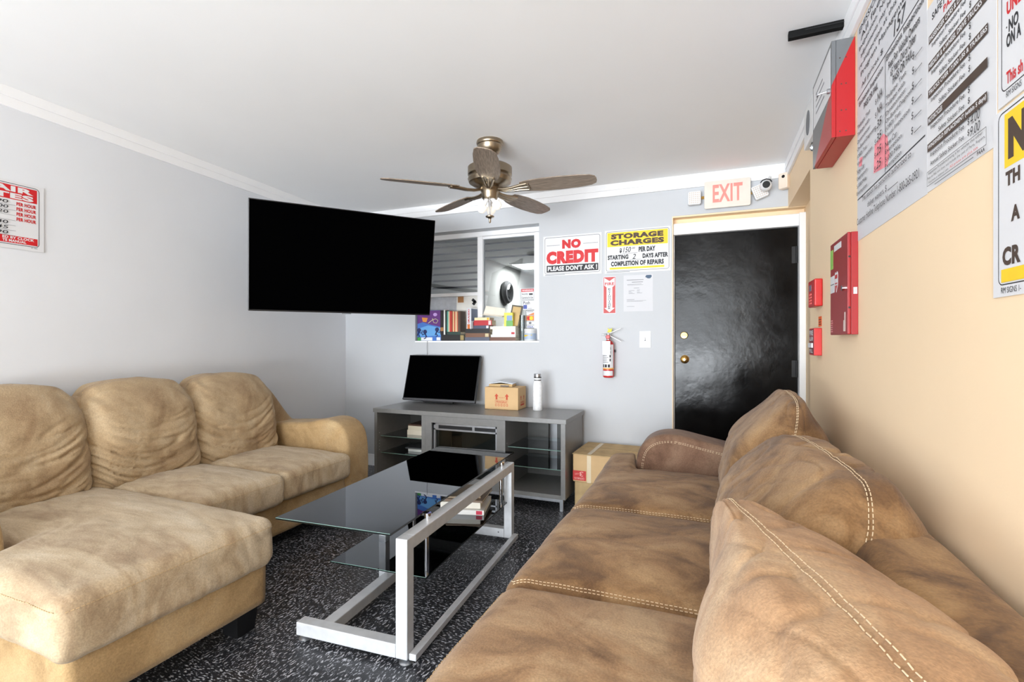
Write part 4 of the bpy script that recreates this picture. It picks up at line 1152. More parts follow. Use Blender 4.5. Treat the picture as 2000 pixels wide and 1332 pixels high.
# exit sign
ex = thing('exit_sign', 'white EXIT sign with glowing red letters above the black door', 'exit sign')
place(ex, (-0.045, D - 0.026, 2.206), *UB)
MB().box(0.0, 0.30, 0.0, 0.19, -0.024, 0.018).build('housing', MT['white_plastic'], ex, bevel=0.004)
MB().prism(round_poly(-0.006, -0.006, 0.306, 0.196, 0.012), 0.018, 0.028).build('face_plate', plain('exit_plate_ivory', srgb(226, 218, 206), 0.4), ex, bevel=0.003)
m = MB(); put_text(m, 'EXIT', 0.052, 0.035, 0.252, 0.165, 0.0292, 0.025)
m.build('lettering', MT['exit_red'], ex)
for side, xh, rz in (('l', -0.075, 0), ('r', 0.365, 20)):
    ar = MB().box(min(xh, 0.15), max(xh, 0.15), 0.08, 0.10, -0.018, -0.008).build('lamp_arm', MT['brass'], ex)
    Mh = Matrix.Translation((xh, 0.085, 0.01)) @ Matrix.Rotation(R(rz), 4, 'Z')
    hd = MB().prism(round_poly(-0.046, -0.05, 0.046, 0.05, 0.012), -0.02, 0.022, Mh).build('lamp_head', MT['white_plastic'], ex, bevel=0.004)
    m = MB()
    for i in range(6):
        for j in range(6):
            m.cyl(Mh @ Vector((-0.033 + 0.0132 * i, -0.036 + 0.0145 * j, 0.022)), Mh @ Vector((-0.033 + 0.0132 * i, -0.036 + 0.0145 * j, 0.0245)), 0.0042, 8)
    m.build('lens_studs', plain('lens_ivory', srgb(214, 200, 186), 0.2), hd)['kind'] = 'stuff'

cm = thing('security_camera', 'small white security camera with black round lens beside the exit sign', 'security camera', (0.351, D - 0.125, 2.305))
MB().lathe([(0, 0.035), (0.02, 0.034), (0.034, 0.024), (0.038, 0.0), (0.034, -0.02), (0.02, -0.03), (0, -0.031)], Matrix.Rotation(R(90), 4, 'X'), 28).build('ball', MT['white_plastic'], cm, smooth=True)
MB().lathe([(0, 0.036), (0.024, 0.036), (0.024, 0.031), (0, 0.031)], Matrix.Rotation(R(90), 4, 'X'), 24).build('lens', MT['black_plastic'], cm, smooth=True, angle=30)
MB().tube([(-0.036, -0.026, 0.018), (-0.022, -0.03, 0.033), (0.0, -0.032, 0.039), (0.022, -0.03, 0.033), (0.036, -0.026, 0.018)], 0.004, 6).build('sun_shade', MT['black_plastic'], cm)
MB().cyl((0.005, 0.01, 0.02), (0.035, 0.105, 0.088), 0.011, 14).build('mount', MT['white_plastic'], cm, smooth=True, angle=40)
md = thing('motion_detector', 'ivory motion detector in the corner above the door', 'motion detector', (0.478, D - 0.046, 2.345), R(-35))
MB().box(-0.032, 0.032, -0.03, 0.02, -0.055, 0.055).build('body', plain('ivory_plastic', srgb(238, 222, 204), 0.4), md, bevel=0.008, seg=3)
MB().cyl((0.005, -0.0315, 0.028), (0.005, -0.029, 0.028), 0.011, 14).build('sensor_eye', MT['black_plastic'], md)
cdt = MB().tube([(0.478, D - 0.03, 2.40), (0.482, D - 0.03, 2.44), (0.486, D - 0.05, 2.475)], 0.006, 8).build('cable', MT['white_plastic'])
tag(cdt, 'white cable running up the corner from the motion detector', 'cable')

# ================================================================== RIGHT WALL
xr_ = XR - 0.0005
# fire control cabinet below the ceiling: red; grey top is a retouching tint put into the colour
def greyed_red():
    m, nt, b = new_mat('red_cabinet_greyed_top')
    N, L_ = nt.nodes.new, nt.links.new
    tc = N('ShaderNodeTexCoord'); sx = N('ShaderNodeSeparateXYZ'); L_(tc.outputs['Object'], sx.inputs[0])
    # local u (towards the room's front), v up, w out of the wall: the grey tint ends on a slant
    a = N('ShaderNodeMath'); a.operation = 'MULTIPLY_ADD'; a.inputs[1].default_value = -0.60; a.inputs[2].default_value = -0.13
    L_(sx.outputs[0], a.inputs[0])
    c = N('ShaderNodeMath'); c.operation = 'MULTIPLY_ADD'; c.inputs[1].default_value = 2.3
    L_(sx.outputs[2], c.inputs[0]); L_(sx.outputs[1], c.inputs[2])
    d = N('ShaderNodeMath'); d.operation = 'ADD'; L_(a.outputs[0], d.inputs[0]); L_(c.outputs[0], d.inputs[1])
    g = N('ShaderNodeMath'); g.operation = 'GREATER_THAN'; g.inputs[1].default_value = 0.02
    L_(d.outputs[0], g.inputs[0])
    mx = N('ShaderNodeMix'); mx.data_type = 'RGBA'
    mx.inputs[6].default_value = srgb(170, 26, 30); mx.inputs[7].default_value = srgb(104, 106, 108)
    L_(g.outputs[0], mx.inputs[0]); L_(mx.outputs[2], b.inputs['Base Color'])
    b.inputs['Roughness'].default_value = 0.35
    return m
fc = thing('alarm_control_cabinet', 'red alarm control cabinet with a greyed top high on the beige wall', 'alarm cabinet')
place(fc, (xr_, 2.60, 2.0), *UR)
TT = greyed_red()
MB().box(0, 0.38, 0, 0.372, 0, 0.062).build('cabinet', TT, fc, bevel=0.002)
MB().box(0.0, 0.38, 0.0, 0.372, 0.0625, 0.077).build('cabinet_door', TT, fc, bevel=0.002)
MB().box(0.02, 0.36, 0.17, 0.355, 0.0772, 0.0778).build('white_label', MT['white_sheet'], fc)
m = MB()
for k in range(4): m.box(0.08, 0.22 + 0.03 * (k % 2), 0.30 - 0.028 * k, 0.307 - 0.028 * k, 0.0778, 0.0781)
m.build('label_print', MT['ink_grey'], fc)
MB().cyl((0.355, 0.19, 0.077), (0.355, 0.19, 0.088), 0.010, 12).cyl((0.355, 0.19, 0.088), (0.345, 0.188, 0.118), 0.0035, 8).box(0.335, 0.352, 0.182, 0.194, 0.116, 0.12).build('key_lock', MT['steel'], fc)
m = MB()
for (z_, w_) in ((0.30, 0.03), (0.30, 0.05), (0.20, 0.03), (0.20, 0.045), (0.10, 0.03), (0.10, 0.045), (0.02, 0.03), (0.02, 0.05)):
    m.cyl((0.3795, z_, w_), (0.3808, z_, w_), 0.0028, 8)
m.build('side_screw', MT['ink_brown'], fc)

hs = thing('horn_strobe', 'white horn strobe on the beige wall beyond the alarm cabinet', 'alarm sounder')
place(hs, (xr_, 2.98, 2.215), *UR)
MB().box(0, 0.24, 0, 0.20, 0, 0.055).build('body', MT['white_plastic'], hs, bevel=0.006)
MB().box(0.235, 0.2405, 0.13, 0.17, 0.012, 0.045).build('vent', MT['ink_grey'], hs)
MB().prism([(0.12 + 0.05 * math.cos(2 * math.pi * k / 20), 0.1 + 0.06 * math.sin(2 * math.pi * k / 20)) for k in range(20)], 0.055, 0.057).build('oval_emblem', MT['ink_grey'], hs)
MB().lathe([(0, 0), (0.024, 0), (0.026, 0.012), (0.02, 0.03), (0, 0.036)], Matrix.Translation((0.12, -0.022, 0.012)), 20).build('strobe_lens', tinted_glass('clear_lens', (0.85, 0.88, 0.9, 1), 2.0), hs, smooth=True)
bl_ = thing('red_beacon', 'small red round beacon just under the alarm cabinet', 'beacon')
place(bl_, (xr_, 2.66, 2.13), *UR)
MB().lathe([(0, 0), (0.036, 0), (0.036, 0.02), (0.028, 0.026), (0.028, 0.045), (0.02, 0.058), (0, 0.06)], n=24).build('housing', MT['alarm_red'], bl_, smooth=True, angle=35)
MB().tube([(-0.03, 0.0, 0.01), (-0.06, 0.01, 0.02), (-0.08, 0.03, 0.015)], 0.003, 6).build('lead', MT['steel'], bl_)

br = thing('ceiling_bar', 'short black bar fixed under the ceiling above the alarm cabinet', 'bracket', (0.29, 2.30, CZ - 0.03), R(-2))
MB().box(0, 0.205, -0.014, 0.014, 0.0, 0.0295).build('rail', MT['black_matte'], br, bevel=0.003)
MB().box(0.06, 0.2, -0.0165, -0.014, 0.016, 0.02).build('slot_lip', MT['black_plastic'], br)

rc = thing('red_cabinet', 'flat dark red alarm document cabinet on the beige wall', 'alarm cabinet')
place(rc, (xr_, 2.465, 1.245), *UR)
MB().box(0, 0.285, 0, 0.382, 0, 0.022).build('body', MT['deep_red'], rc, bevel=0.001)
dr = MB().box(0.0, 0.285, 0.0, 0.382, 0.0225, 0.034).build('cabinet_door', MT['deep_red'], rc, bevel=0.003)
MB().box(0.004, 0.05, 0.275, 0.355, 0.0342, 0.0348).build('green_sticker', plain('sticker_green', srgb(138, 190, 84), 0.6), dr)
MB().box(0.07, 0.19, 0.342, 0.366, 0.0342, 0.0348).build('white_sticker', MT['white_sheet'], dr)
MB().box(0.006, 0.075, 0.175, 0.245, 0.0342, 0.0348).build('white_sticker', MT['white_sheet'], dr)
sh = MB().prism([(0.085, 0.20), (0.085, 0.248), (0.095, 0.256), (0.11, 0.25), (0.125, 0.256), (0.135, 0.248), (0.135, 0.20), (0.11, 0.172)], 0.0342, 0.0348).build('shield_sticker', MT['white_sheet'], dr)
MB().box(0.09, 0.13, 0.228, 0.244, 0.0349, 0.0352).box(0.09, 0.13, 0.206, 0.211, 0.0349, 0.0352).prism([(0.09, 0.2), (0.13, 0.2), (0.11, 0.178)], 0.0349, 0.0352).build('shield_print', MT['alarm_red'], sh)
MB().box(0.008, 0.073, 0.208, 0.212, 0.0349, 0.0352).build('sticker_print', MT['ink_grey'], dr)
m = MB()
for k in range(6): m.box(0.008, 0.045 - 0.004 * (k % 2), 0.012 + 0.009 * k, 0.016 + 0.009 * k, 0.0342, 0.0346)
m.build('pale_lettering', plain('pale_pink_print', srgb(226, 150, 150), 0.6), dr)
MB().box(0.225, 0.255, 0.012, 0.055, 0.0342, 0.0347).box(0.24, 0.255, 0.055, 0.085, 0.0342, 0.0347).build('paint_chip', plain('chip_grey', srgb(214, 196, 188), 0.7), dr)
MB().cyl((0.232, 0.178, 0.034), (0.232, 0.178, 0.042), 0.011, 14).build('cam_lock', MT['chrome'], dr, smooth=True, angle=40)
MB().box(0.2851, 0.289, 0.15, 0.175, 0.004, 0.016).build('side_latch', MT['steel'], rc)
m = MB()
for z_ in (0.10, 0.29): m.cyl((0.2848, z_, 0.028), (0.2856, z_, 0.028), 0.004, 10)
m.build('side_screw', MT['black_plastic'], rc)

kp = thing('alarm_keypad', 'red alarm keypad with small grey screen on the beige wall', 'keypad')
place(kp, (xr_, 2.975, 1.392), *UR)
MB().box(0, 0.165, 0, 0.135, 0, 0.036).build('housing', MT['alarm_red'], kp, bevel=0.006, seg=3)
MB().box(0.028, 0.085, 0.082, 0.112, 0.036, 0.0366).build('screen', plain('lcd_grey', srgb(120, 120, 140), 0.3), kp)
m = MB()
for i in range(3):
    for j in range(4): m.box(0.03 + 0.022 * i, 0.044 + 0.022 * i, 0.014 + 0.015 * j, 0.023 + 0.015 * j, 0.036, 0.0385)
m.build('keys', plain('key_red', srgb(222, 96, 88), 0.5), kp)
stk = tag(MB().box(-0.038, 0.038, 0, 0.05, 0, 0.0008).build('orange_sticker', plain('sticker_orange', srgb(236, 100, 36), 0.6)), 'small orange sticker between keypad and red pull station', 'sticker')
place(stk, (xr_, 2.875, 1.293), *UR)
MB().box(-0.03, 0.03, 0.032, 0.036, 0.0008, 0.0011).box(-0.03, 0.026, 0.02, 0.024, 0.0008, 0.0011).box(-0.03, 0.03, 0.009, 0.013, 0.0008, 0.0011).build('sticker_print', MT['ink_brown'], stk)
ps = thing('pull_station', 'red fire alarm pull station with white lettering beside the door niche', 'fire alarm')
place(ps, (xr_, 2.955, 1.148), *UR)
MB().box(0, 0.125, 0, 0.136, 0, 0.034).build('housing', MT['alarm_red'], ps, bevel=0.003)
MB().box(0.006, 0.119, 0.006, 0.130, 0.034, 0.0355).build('face_label', plain('label_maroon', srgb(110, 26, 30), 0.5), ps)
m = MB()
put_text(m, 'FIRE', 0.016, 0.10, 0.11, 0.125, 0.0358, 0.03)
put_text(m, 'ALARM', 0.016, 0.072, 0.11, 0.094, 0.0358, 0.03)
MB().box(0.016, 0.11, 0.038, 0.062, 0.0355, 0.043).build('pull_bar', MT['white_sheet'], ps, bevel=0.002)
put_text(m, 'PULL', 0.02, 0.012, 0.10, 0.032, 0.0358, 0.03)
m.build('lettering', MT['white_sheet'], ps)

# inspection posters
def hw(s): return s
items = []
W1, H1 = 0.642, 0.785
rows = []
fs_ = 'ink'
items += [('rect', 'ink', 'rule', 0.006, 0.52, W1 - 0.01, 0.524), ('rect', 'ink', 'rule', 0.318, 0.155, 0.322, 0.52), ('rect', 'ink', 'rule', 0.006, 0.15, W1 - 0.01, 0.154)]
for k, t_ in enumerate(['EMISSIONS INSPECTION', 'All fees include', 'Inspection. No additional', 'adjustments may be charged with', 're-inspection at this station', 'Program Management']):
    y_ = 0.752 - 0.034 * k
    items.append(('text', fs_, 'lettering', t_, 0.03 + 0.02 * (k % 2), y_, 0.60 - 0.03 * (k % 3), y_ + 0.022, 0.0))
items += [('text', 'ink', 'handwriting', '157', 0.40, 0.532, 0.50, 0.578, 0.0, 0.2), ('text', fs_, 'lettering', 'All prices $', 0.06, 0.536, 0.30, 0.558, 0.0)]
for k, t_ in enumerate(['Emissions Inspection', 'PASS OR FAIL']): items.append(('text', fs_, 'lettering', t_, 0.03 + 0.06 * k, 0.482 - 0.03 * k, 0.30 - 0.05 * k, 0.504 - 0.03 * k, 0.012))
for k, t_ in enumerate(['Emissions Inspection', 'Fees For Vehicle Owners', '65 Years Old or Older', 'PASS OR FAIL']):
    items.append(('text', fs_, 'lettering', t_, 0.335 + 0.02 * k, 0.488 - 0.031 * k, 0.625 - 0.025 * k, 0.512 - 0.031 * k, 0.012))
left_rows = ['Tailpipe Test', 'Tailpipe with', 'Dynamometer', 'On-Board-Diagnostic', '(OBD) Test', 'Visual Inspection', 'New Car', 'Exemption', '5,000 Mile', 'Exemption']
wd = [0.17, 0.16, 0.17, 0.23, 0.13, 0.2, 0.1, 0.14, 0.13, 0.14]
for k, t_ in enumerate(left_rows):
    y_ = 0.410 - 0.0272 * k
    items.append(('text', fs_, 'lettering', t_, 0.012, y_ - 0.008 + 0.005, 0.012 + wd[k] * 0.92, y_ + 0.014, 0.0))
    yr = 0.372 - 0.0235 * k
    items.append(('text', fs_, 'lettering', t_, 0.335, yr - 0.004, 0.335 + wd[k], yr + 0.013, 0.0))
for k, t_ in enumerate(['NA', 'NA', '35', '35', '25', '25']):
    y_ = 0.405 - 0.044 * k
    items.append(('text', 'ink', 'handwriting', t_, 0.255, y_, 0.305, y_ + 0.026, 0.01, 0.2))
    items.append(('text', fs_, 'lettering', '$', 0.236, y_ - 0.004, 0.248, y_ + 0.016, 0.0))
    items.append(('text', fs_, 'lettering', '$', 0.56, 0.378 - 0.040 * k, 0.574, 0.400 - 0.040 * k, 0.0))
    items.append(('rect', 'ink', 'rule', 0.58, 0.378 - 0.040 * k, 0.628, 0.380 - 0.040 * k))
items += [('text', fs_, 'lettering', 'This station has personnel authorized to', 0.09, 0.118, 0.56, 0.142, 0.0), ('text', fs_, 'lettering', 'deliver waivers. $', 0.16, 0.085, 0.36, 0.108, 0.0), ('rect', 'ink', 'rule', 0.37, 0.085, 0.46, 0.087),
          ('text', fs_, 'lettering', 'Customer Hotline Telephone Number 1-800-265-0921', 0.03, 0.045, 0.615, 0.076, 0.0)]
MT['pink_marker'] = plain('pink_highlighter', srgb(255, 150, 160), 0.7)
items.insert(0, ('poly', 'pink_marker', 'highlight', [(0.02, 0.27), (0.06, 0.262), (0.07, 0.292), (0.03, 0.30)]))
items.insert(0, ('poly', 'pink_marker', 'highlight', [(0.2, 0.19), (0.34, 0.17), (0.36, 0.2), (0.34, 0.262), (0.3, 0.285), (0.21, 0.28)]))
sign('emissions_poster', 'large white emissions inspection fee poster with pink highlighter on the beige wall', 'poster', (xr_, 2.188, 1.590), UR, W1, H1, items, thick=0.001, sheet='paper')

W2, H2 = 0.327, 0.46
items = []
y_ = H2
items += [('text', 'ink', 'lettering', 'PENNSYLVANIA'[:4], 0.06, 0.438, 0.105, 0.455, 0.03), ('text', 'ink', 'lettering', 'SAFETY I', 0.03, 0.415, 0.135, 0.432, 0.03), ('text', 'red', 'red_lettering', 'PASS', 0.095, 0.395, 0.155, 0.411, 0.03)]
def bandrow(yb_, txt, x1): 
    return [('rect', 'ink_brown', 'band', 0.012, yb_, 0.300, yb_ + 0.020), ('text', 'white_sheet', 'band_lettering', txt, 0.016, yb_ + 0.004, x1, yb_ + 0.0165, 0.03)]
def feerow(y0, first_='Safety Sticker Fee'):
    return [('text', 'ink', 'lettering', 'Inspection Procedure Fee', 0.03, y0, 0.205, y0 + 0.014, 0.006), ('text', 'ink', 'lettering', first_, 0.075 if len(first_) < 20 else 0.03, y0 - 0.0225, 0.205, y0 - 0.0085, 0.006), ('text', 'ink', 'lettering', '$', 0.222, y0 + 0.001, 0.230, y0 + 0.016, 0.01), ('text', 'ink', 'lettering', '$', 0.222, y0 - 0.0215, 0.230, y0 - 0.0065, 0.01)]
for (yb_, txt, x1) in ((0.365, 'PASSENGER CARS & LIGHT', 0.21), (0.298, 'MEDIUM & 4-WHEEL DRIVE TRUCKS', 0.275), (0.231, 'TRUCKS OVER 17,000 LBS & TRAILERS', 0.297), (0.164, 'MOTORCYCLES', 0.095), (0.097, 'WINDSHIELD REPLACEMENT (within 5 days)', 0.297)):
    items += bandrow(yb_, txt, x1)
    items += feerow(yb_ - 0.019, 'Safety Sticker Fee' if yb_ > 0.1 else 'Annual Safety Sticker Fee')
items += [('text', 'ink', 'handwriting', '4.00', 0.235, 0.076, 0.275, 0.096, 0.0, 0.2), ('text', 'ink', 'handwriting', '9.00', 0.235, 0.052, 0.275, 0.072, 0.0, 0.2),
          ('frame', 'ink', 'box_rule', 0.012, 0.012, 0.30, 0.048, 0.001, 0.0012), ('text', 'ink', 'lettering', 'Inspection Procedure pricing is for vehicles that either', 0.022, 0.037, 0.286, 0.045, 0.0), ('text', 'ink', 'lettering', 'Pass or Fail, and does not include the cost of Parts, Repairs,', 0.016, 0.026, 0.296, 0.034, 0.0), ('text', 'ink', 'lettering', 'Adjustments or Additional Labor.', 0.022, 0.015, 0.135, 0.023, 0.0), ('text', 'red', 'red_lettering', 'All prices are plus tax.', 0.14, 0.015, 0.27, 0.023, 0.0), ('text', 'ink', 'lettering', 'PAAA', 0.265, 0.002, 0.295, 0.010, 0.02), ('rect', 'ink_grey', 'small_print', 0.06, 0.004, 0.25, 0.006)]
sign('safety_fee_poster', 'white safety inspection price poster with dark bands on the beige wall', 'poster', (xr_, 1.545, 1.592), UR, W2, H2, items, thick=0.001, sheet='white_sheet')
W3, H3 = 0.48, 0.42
sign('red_letter_sign', 'white sign with red and black lettering cut off by the photo edge, upper right', 'sign', (xr_, 1.208, 1.655), UR, W3, H3, [
    ('frame', 'ink', 'border', 0.012, 0.024, W3 - 0.014, H3 - 0.012, 0.014, 0.0022), ('text', 'red', 'lettering', 'UNL', 0.030, 0.159, 0.078, 0.184, 0.05), ('text', 'ink', 'black_lettering', 'NO', 0.037, 0.125, 0.068, 0.149, 0.04),
    ('poly', 'ink', 'black_lettering', blob(0.0305, 0.138, 0.0018, 0.0018, 8)), ('text', 'ink', 'black_lettering', 'ON A', 0.030, 0.099, 0.076, 0.124, 0.04), ('text', 'red', 'lettering', 'This sh', 0.030, 0.033, 0.082, 0.056, 0.03), ('text', 'ink', 'small_lettering', 'RM SIGNS', 0.030, 0.010, 0.078, 0.021, 0.0)])
H4 = 0.347
sign('yellow_letter_sign', 'white sign with yellow bar and dark lettering cut off by the photo edge, lower right', 'sign', (xr_, 1.225, 1.302), UR, W3, H4, [
    ('frame', 'ink', 'border', 0.018, 0.021, W3 - 0.014, H4 - 0.006, 0.014, 0.0022), ('rect', 'yellow', 'yellow_field', 0.040, 0.235, W3 - 0.03, 0.334), ('text', 'ink_brown', 'lettering', 'N', 0.052, 0.248, 0.112, 0.322, 0.07),
    ('text', 'ink_brown', 'lettering', 'TH', 0.044, 0.200, 0.090, 0.227, 0.05), ('text', 'ink_brown', 'lettering', 'A', 0.062, 0.133, 0.090, 0.161, 0.05), ('text', 'ink_brown', 'lettering', 'CR', 0.034, 0.056, 0.092, 0.090, 0.05), ('rect', 'yellow', 'yellow_field', 0.030, 0.026, W3 - 0.03, 0.050), ('text', 'ink', 'small_lettering', 'RM SIGNS 1-', 0.030, 0.006, 0.094, 0.017, 0.0)])

# repair rates sign on the left wall
W5, H5 = 0.5, 0.337
yo = 1.491 - 0.5 * 0.9978
t_ = sign('repair_rates_sign', 'white REPAIR RATES sign with red bands on the left wall', 'sign', (xl(yo) + 0.0015, yo, 1.683), UL, W5, H5, [
    ('frame', 'ink', 'border', 0.014, 0.020, W5 - 0.020, H5 - 0.012, 0.018, 0.0028), ('rect', 'red', 'band', 0.026, 0.246, W5 - 0.030, 0.316),
    ('text', 'white_sheet', 'band_lettering', 'REPAIR', 0.13, 0.284, W5 - 0.045, 0.312, 0.05), ('text', 'white_sheet', 'band_lettering', 'RATES', 0.17, 0.250, W5 - 0.045, 0.278, 0.05), ('rect', 'red', 'band', 0.026, 0.028, W5 - 0.028, 0.064),
    ('text', 'white_sheet', 'band_lettering', 'ED BY CLOCK', 0.33, 0.048, W5 - 0.042, 0.061, 0.04), ('text', 'white_sheet', 'band_lettering', 'TE MANUAL', 0.33, 0.032, W5 - 0.075, 0.045, 0.04)]
    + [('text', 'red', 'lettering', 'PER HOUR', 0.385, 0.218 - 0.0255 * k, W5 - 0.034, 0.236 - 0.0255 * k, 0.04) for k in range(4)]
    + [('rect', 'ink_grey', 'rule', 0.24, 0.216 - 0.0255 * k, 0.382, 0.2172 - 0.0255 * k) for k in range(7)]
    + [('text', 'ink', 'handwriting', s_, 0.306 if len(s_) == 2 else 0.296, 0.222 - 0.0255 * k, 0.352, 0.238 - 0.0255 * k, 0.004, 0.1) for k, s_ in ((0, '90'), (1, '100'), (2, '120'), (4, '40'), (5, '45'), (6, '90'))]
    + [('text', 'ink', 'small_lettering', 'R-88', W5 - 0.055, 0.012, W5 - 0.03, 0.017, 0.0)])

# ================================================================== COFFEE TABLE
ct = thing('coffee_table', 'silver framed coffee table with smoked glass top and lower shelf', 'coffee table', (-1.057, 1.571, 0), math.atan(0.0557 / 0.9984))
TL = 1.262
TZ = 0.475
tb = 0.05
P_ = lambda n_, mb_, mat_, par=None, **k: mb_.build(n_, MT[mat_], par or ct, **k)
P_('post', MB().box(-tb, 0, 0, tb, 0.022, TZ), 'table_steel', bevel=0.003)
P_('post', MB().box(-tb, 0, TL - tb, TL, 0.022, TZ), 'table_steel', bevel=0.003)
P_('top_bar', MB().box(-tb, 0, tb, TL - tb, TZ - tb, TZ), 'table_steel', bevel=0.003)
P_('foot_bar', MB().box(-0.515, -tb - 0.0005, 0, tb, 0.022, 0.075), 'table_steel', bevel=0.003)
fbr = P_('foot_bar', MB().box(-0.515, -tb - 0.0005, TL - tb, TL, 0.022, 0.075), 'table_steel', bevel=0.003)
MB().cyl((-0.085, TL - tb - 0.001, 0.052), (-0.085, TL - tb + 0.001, 0.052), 0.005, 10).build('bolt', MT['ink_grey'], fbr)
P_('long_bar', MB().box(-0.425, -0.372, tb + 0.0005, TL - tb - 0.0005, 0.024, 0.07), 'table_steel', bevel=0.003)
P_('side_rail', MB().box(0.002, 0.032, 0.01, TL - 0.02, 0.02, 0.045), 'table_steel', bevel=0.002)
P_('centre_post', MB().box(-0.472, -0.432, 0.52, 0.56, 0.012, 0.494), 'table_steel', bevel=0.003)
for (fx, fy) in ((-0.018, 0.022), (-0.018, TL - 0.022), (-0.49, 0.025), (-0.49, TL - 0.025), (-0.452, 0.54)):
    MB().lathe([(0, 0), (0.024, 0), (0.026, 0.004), (0.02, 0.009), (0.006, 0.012), (0.006, 0.022 if fx != -0.452 else 0.013), (0, 0.022 if fx != -0.452 else 0.013)], Matrix.Translation((fx, fy, 0)), 20).build('glide', MT['steel'], ct, smooth=True, angle=40)
gt = P_('glass_top', MB().prism(round_poly(-0.585, -0.035, -0.020 - 0.03, 1.40, 0.006), 0.497, 0.505), 'glass_top')
m = MB()
m.box(-0.585, -0.05, -0.0362, -0.0352, 0.497, 0.505); m.box(-0.585, -0.05, 1.4002, 1.4012, 0.497, 0.505)
m.box(-0.5862, -0.5852, -0.035, 1.40, 0.497, 0.505); m.box(-0.0498, -0.0488, -0.035, 1.40, 0.497, 0.505)
m.build('polished_edge', MT['glass_edge'], gt)
MB().box(-0.585, -0.05, -0.0368, -0.0362, 0.5035, 0.5052).build('edge_highlight', MT['glass_rim'], gt)
gs = P_('glass_shelf', MB().prism(round_poly(-0.505, 0.2, -0.03, 1.235, 0.004), 0.235, 0.241), 'glass_top')
m = MB()
m.box(-0.505, -0.03, 0.1988, 0.1998, 0.235, 0.241); m.box(-0.505, -0.03, 1.2352, 1.2362, 0.235, 0.241)
m.box(-0.5062, -0.5052, 0.2, 1.235, 0.235, 0.241); m.box(-0.0298, -0.0288, 0.2, 1.235, 0.235, 0.241)
m.build('polished_edge', MT['glass_edge'], gs)
MB().box(-0.505, -0.03, 0.1982, 0.1988, 0.2395, 0.2412).build('edge_highlight', MT['glass_rim'], gs)
for yy_ in (0.235, 1.15):
    rd = P_('rod', MB().cyl((-0.045, yy_, 0.2412), (-0.045, yy_, TZ - tb), 0.010, 16).cyl((-0.045, yy_, 0.228), (-0.045, yy_, 0.2349), 0.013, 16), 'chrome', smooth=True, angle=40)
    MB().cyl((-0.04, yy_, TZ), (-0.04, yy_, 0.4969), 0.015, 16).build('spacer', MT['chrome'], rd, smooth=True, angle=40)
m = P_('rod', MB().cyl((-0.465, 0.86, 0.2412), (-0.465, 0.86, 0.4969), 0.010, 16).cyl((-0.465, 0.86, 0.228), (-0.465, 0.86, 0.2349), 0.013, 16), 'chrome', smooth=True, angle=40)

def on_table(lx, ly, z):
    a = math.atan(0.0557 / 0.9984)
    return (-1.057 + lx * math.cos(a) - ly * math.sin(a), 1.571 + lx * math.sin(a) + ly * math.cos(a), z)
zz = 0.2415
for i_, (lx, ly, w_, d_, t_, rgb, lb, rz, bd) in enumerate([
    (-0.32, 0.90, 0.25, 0.27, 0.026, (236, 234, 230), 'white paperback with red spine mark, bottom of the stack on the table shelf', 12, (200, 40, 70)),
    (-0.33, 0.92, 0.23, 0.25, 0.034, (232, 226, 212), 'thick cream paperback in the middle of the stack on the table shelf', 14, None),
    (-0.31, 0.94, 0.22, 0.25, 0.012, (120, 96, 74), 'worn brown book, upper in the stack on the table shelf', 8, None),
    (-0.31, 0.95, 0.2, 0.24, 0.010, (150, 130, 104), 'thin tan booklet on top of the stack on the table shelf', 18, None)]):
    book(lb, on_table(lx, ly, zz), w_, d_, t_, rgb, rz=R(rz) + math.atan(0.0557), band=bd)
    zz += t_ + 0.0006

# ================================================================== SOFAS
def smile_wrinkles(amp, seed, front_axis=0, front_sign=1, hfreq=7.0):
    """drooping folds across the front of a back cushion; local y across, z up"""
    def f(Qn, P, n):
        u, v = Qn[:, 1], Qn[:, 2]
        s = v - 0.45 * u * u
        fr = np.clip(n[:, front_axis] * front_sign, 0, 1) ** 0.5
        low = sstep(0.75, -0.45, v)
        side = 0.35 + 0.65 * np.abs(u)
        pts = np.stack([s * hfreq * 0.62 + seed, u * 0.85 + seed * 2.1, np.full_like(u, seed * 3.3)], 1)
        w1 = ridged(pts) ** 3.5
        pts2 = np.stack([s * hfreq * 1.15 + 9.1 + seed, u * 1.5, np.full_like(u, seed * 1.3)], 1)
        w2 = ridged(pts2) ** 4
        # gathers at the top corners
        g = np.exp(-((np.abs(u) - 0.85) ** 2) / 0.03 - ((v - 0.8) ** 2) / 0.05)
        gp = np.stack([(u * 5 + v * 3) + seed, v * 3, np.full_like(u, seed)], 1)
        lump = perlin(P * 5.0 + seed) * 0.9 + perlin(P * 11.0 + seed) * 0.4
        return fr * (-(w1 * 1.0 + w2 * 0.55) * amp * low * side + g * perlin(gp) * amp * 2.2) + lump * amp * 0.45
    return f

def seat_wrinkles(amp, seed, dirx=0.0):
    def f(Qn, P, n):
        pts = np.stack([P[:, 0] * 2.0 + seed, P[:, 1] * 9 + P[:, 0] * dirx + seed, P[:, 2] * 2], 1)
        a = ridged(pts) ** 5
        b = perlin(P * 3.2 + seed) * 1.2 + perlin(P * 8 + seed) * 0.45 + perlin(P * 22 + seed) * 0.12
        # small diagonal puckers on the upright sides
        side = 1 - np.abs(n[:, 2])
        pk = ridged(np.stack([(P[:, 0] + P[:, 1]) * 11 + seed, P[:, 2] * 7 + (P[:, 0] + P[:, 1]) * 4, P[:, 2] * 0], 1)) ** 4
        return amp * (b - 0.55 * a * (1 - side) - 0.9 * pk * side)
    return f

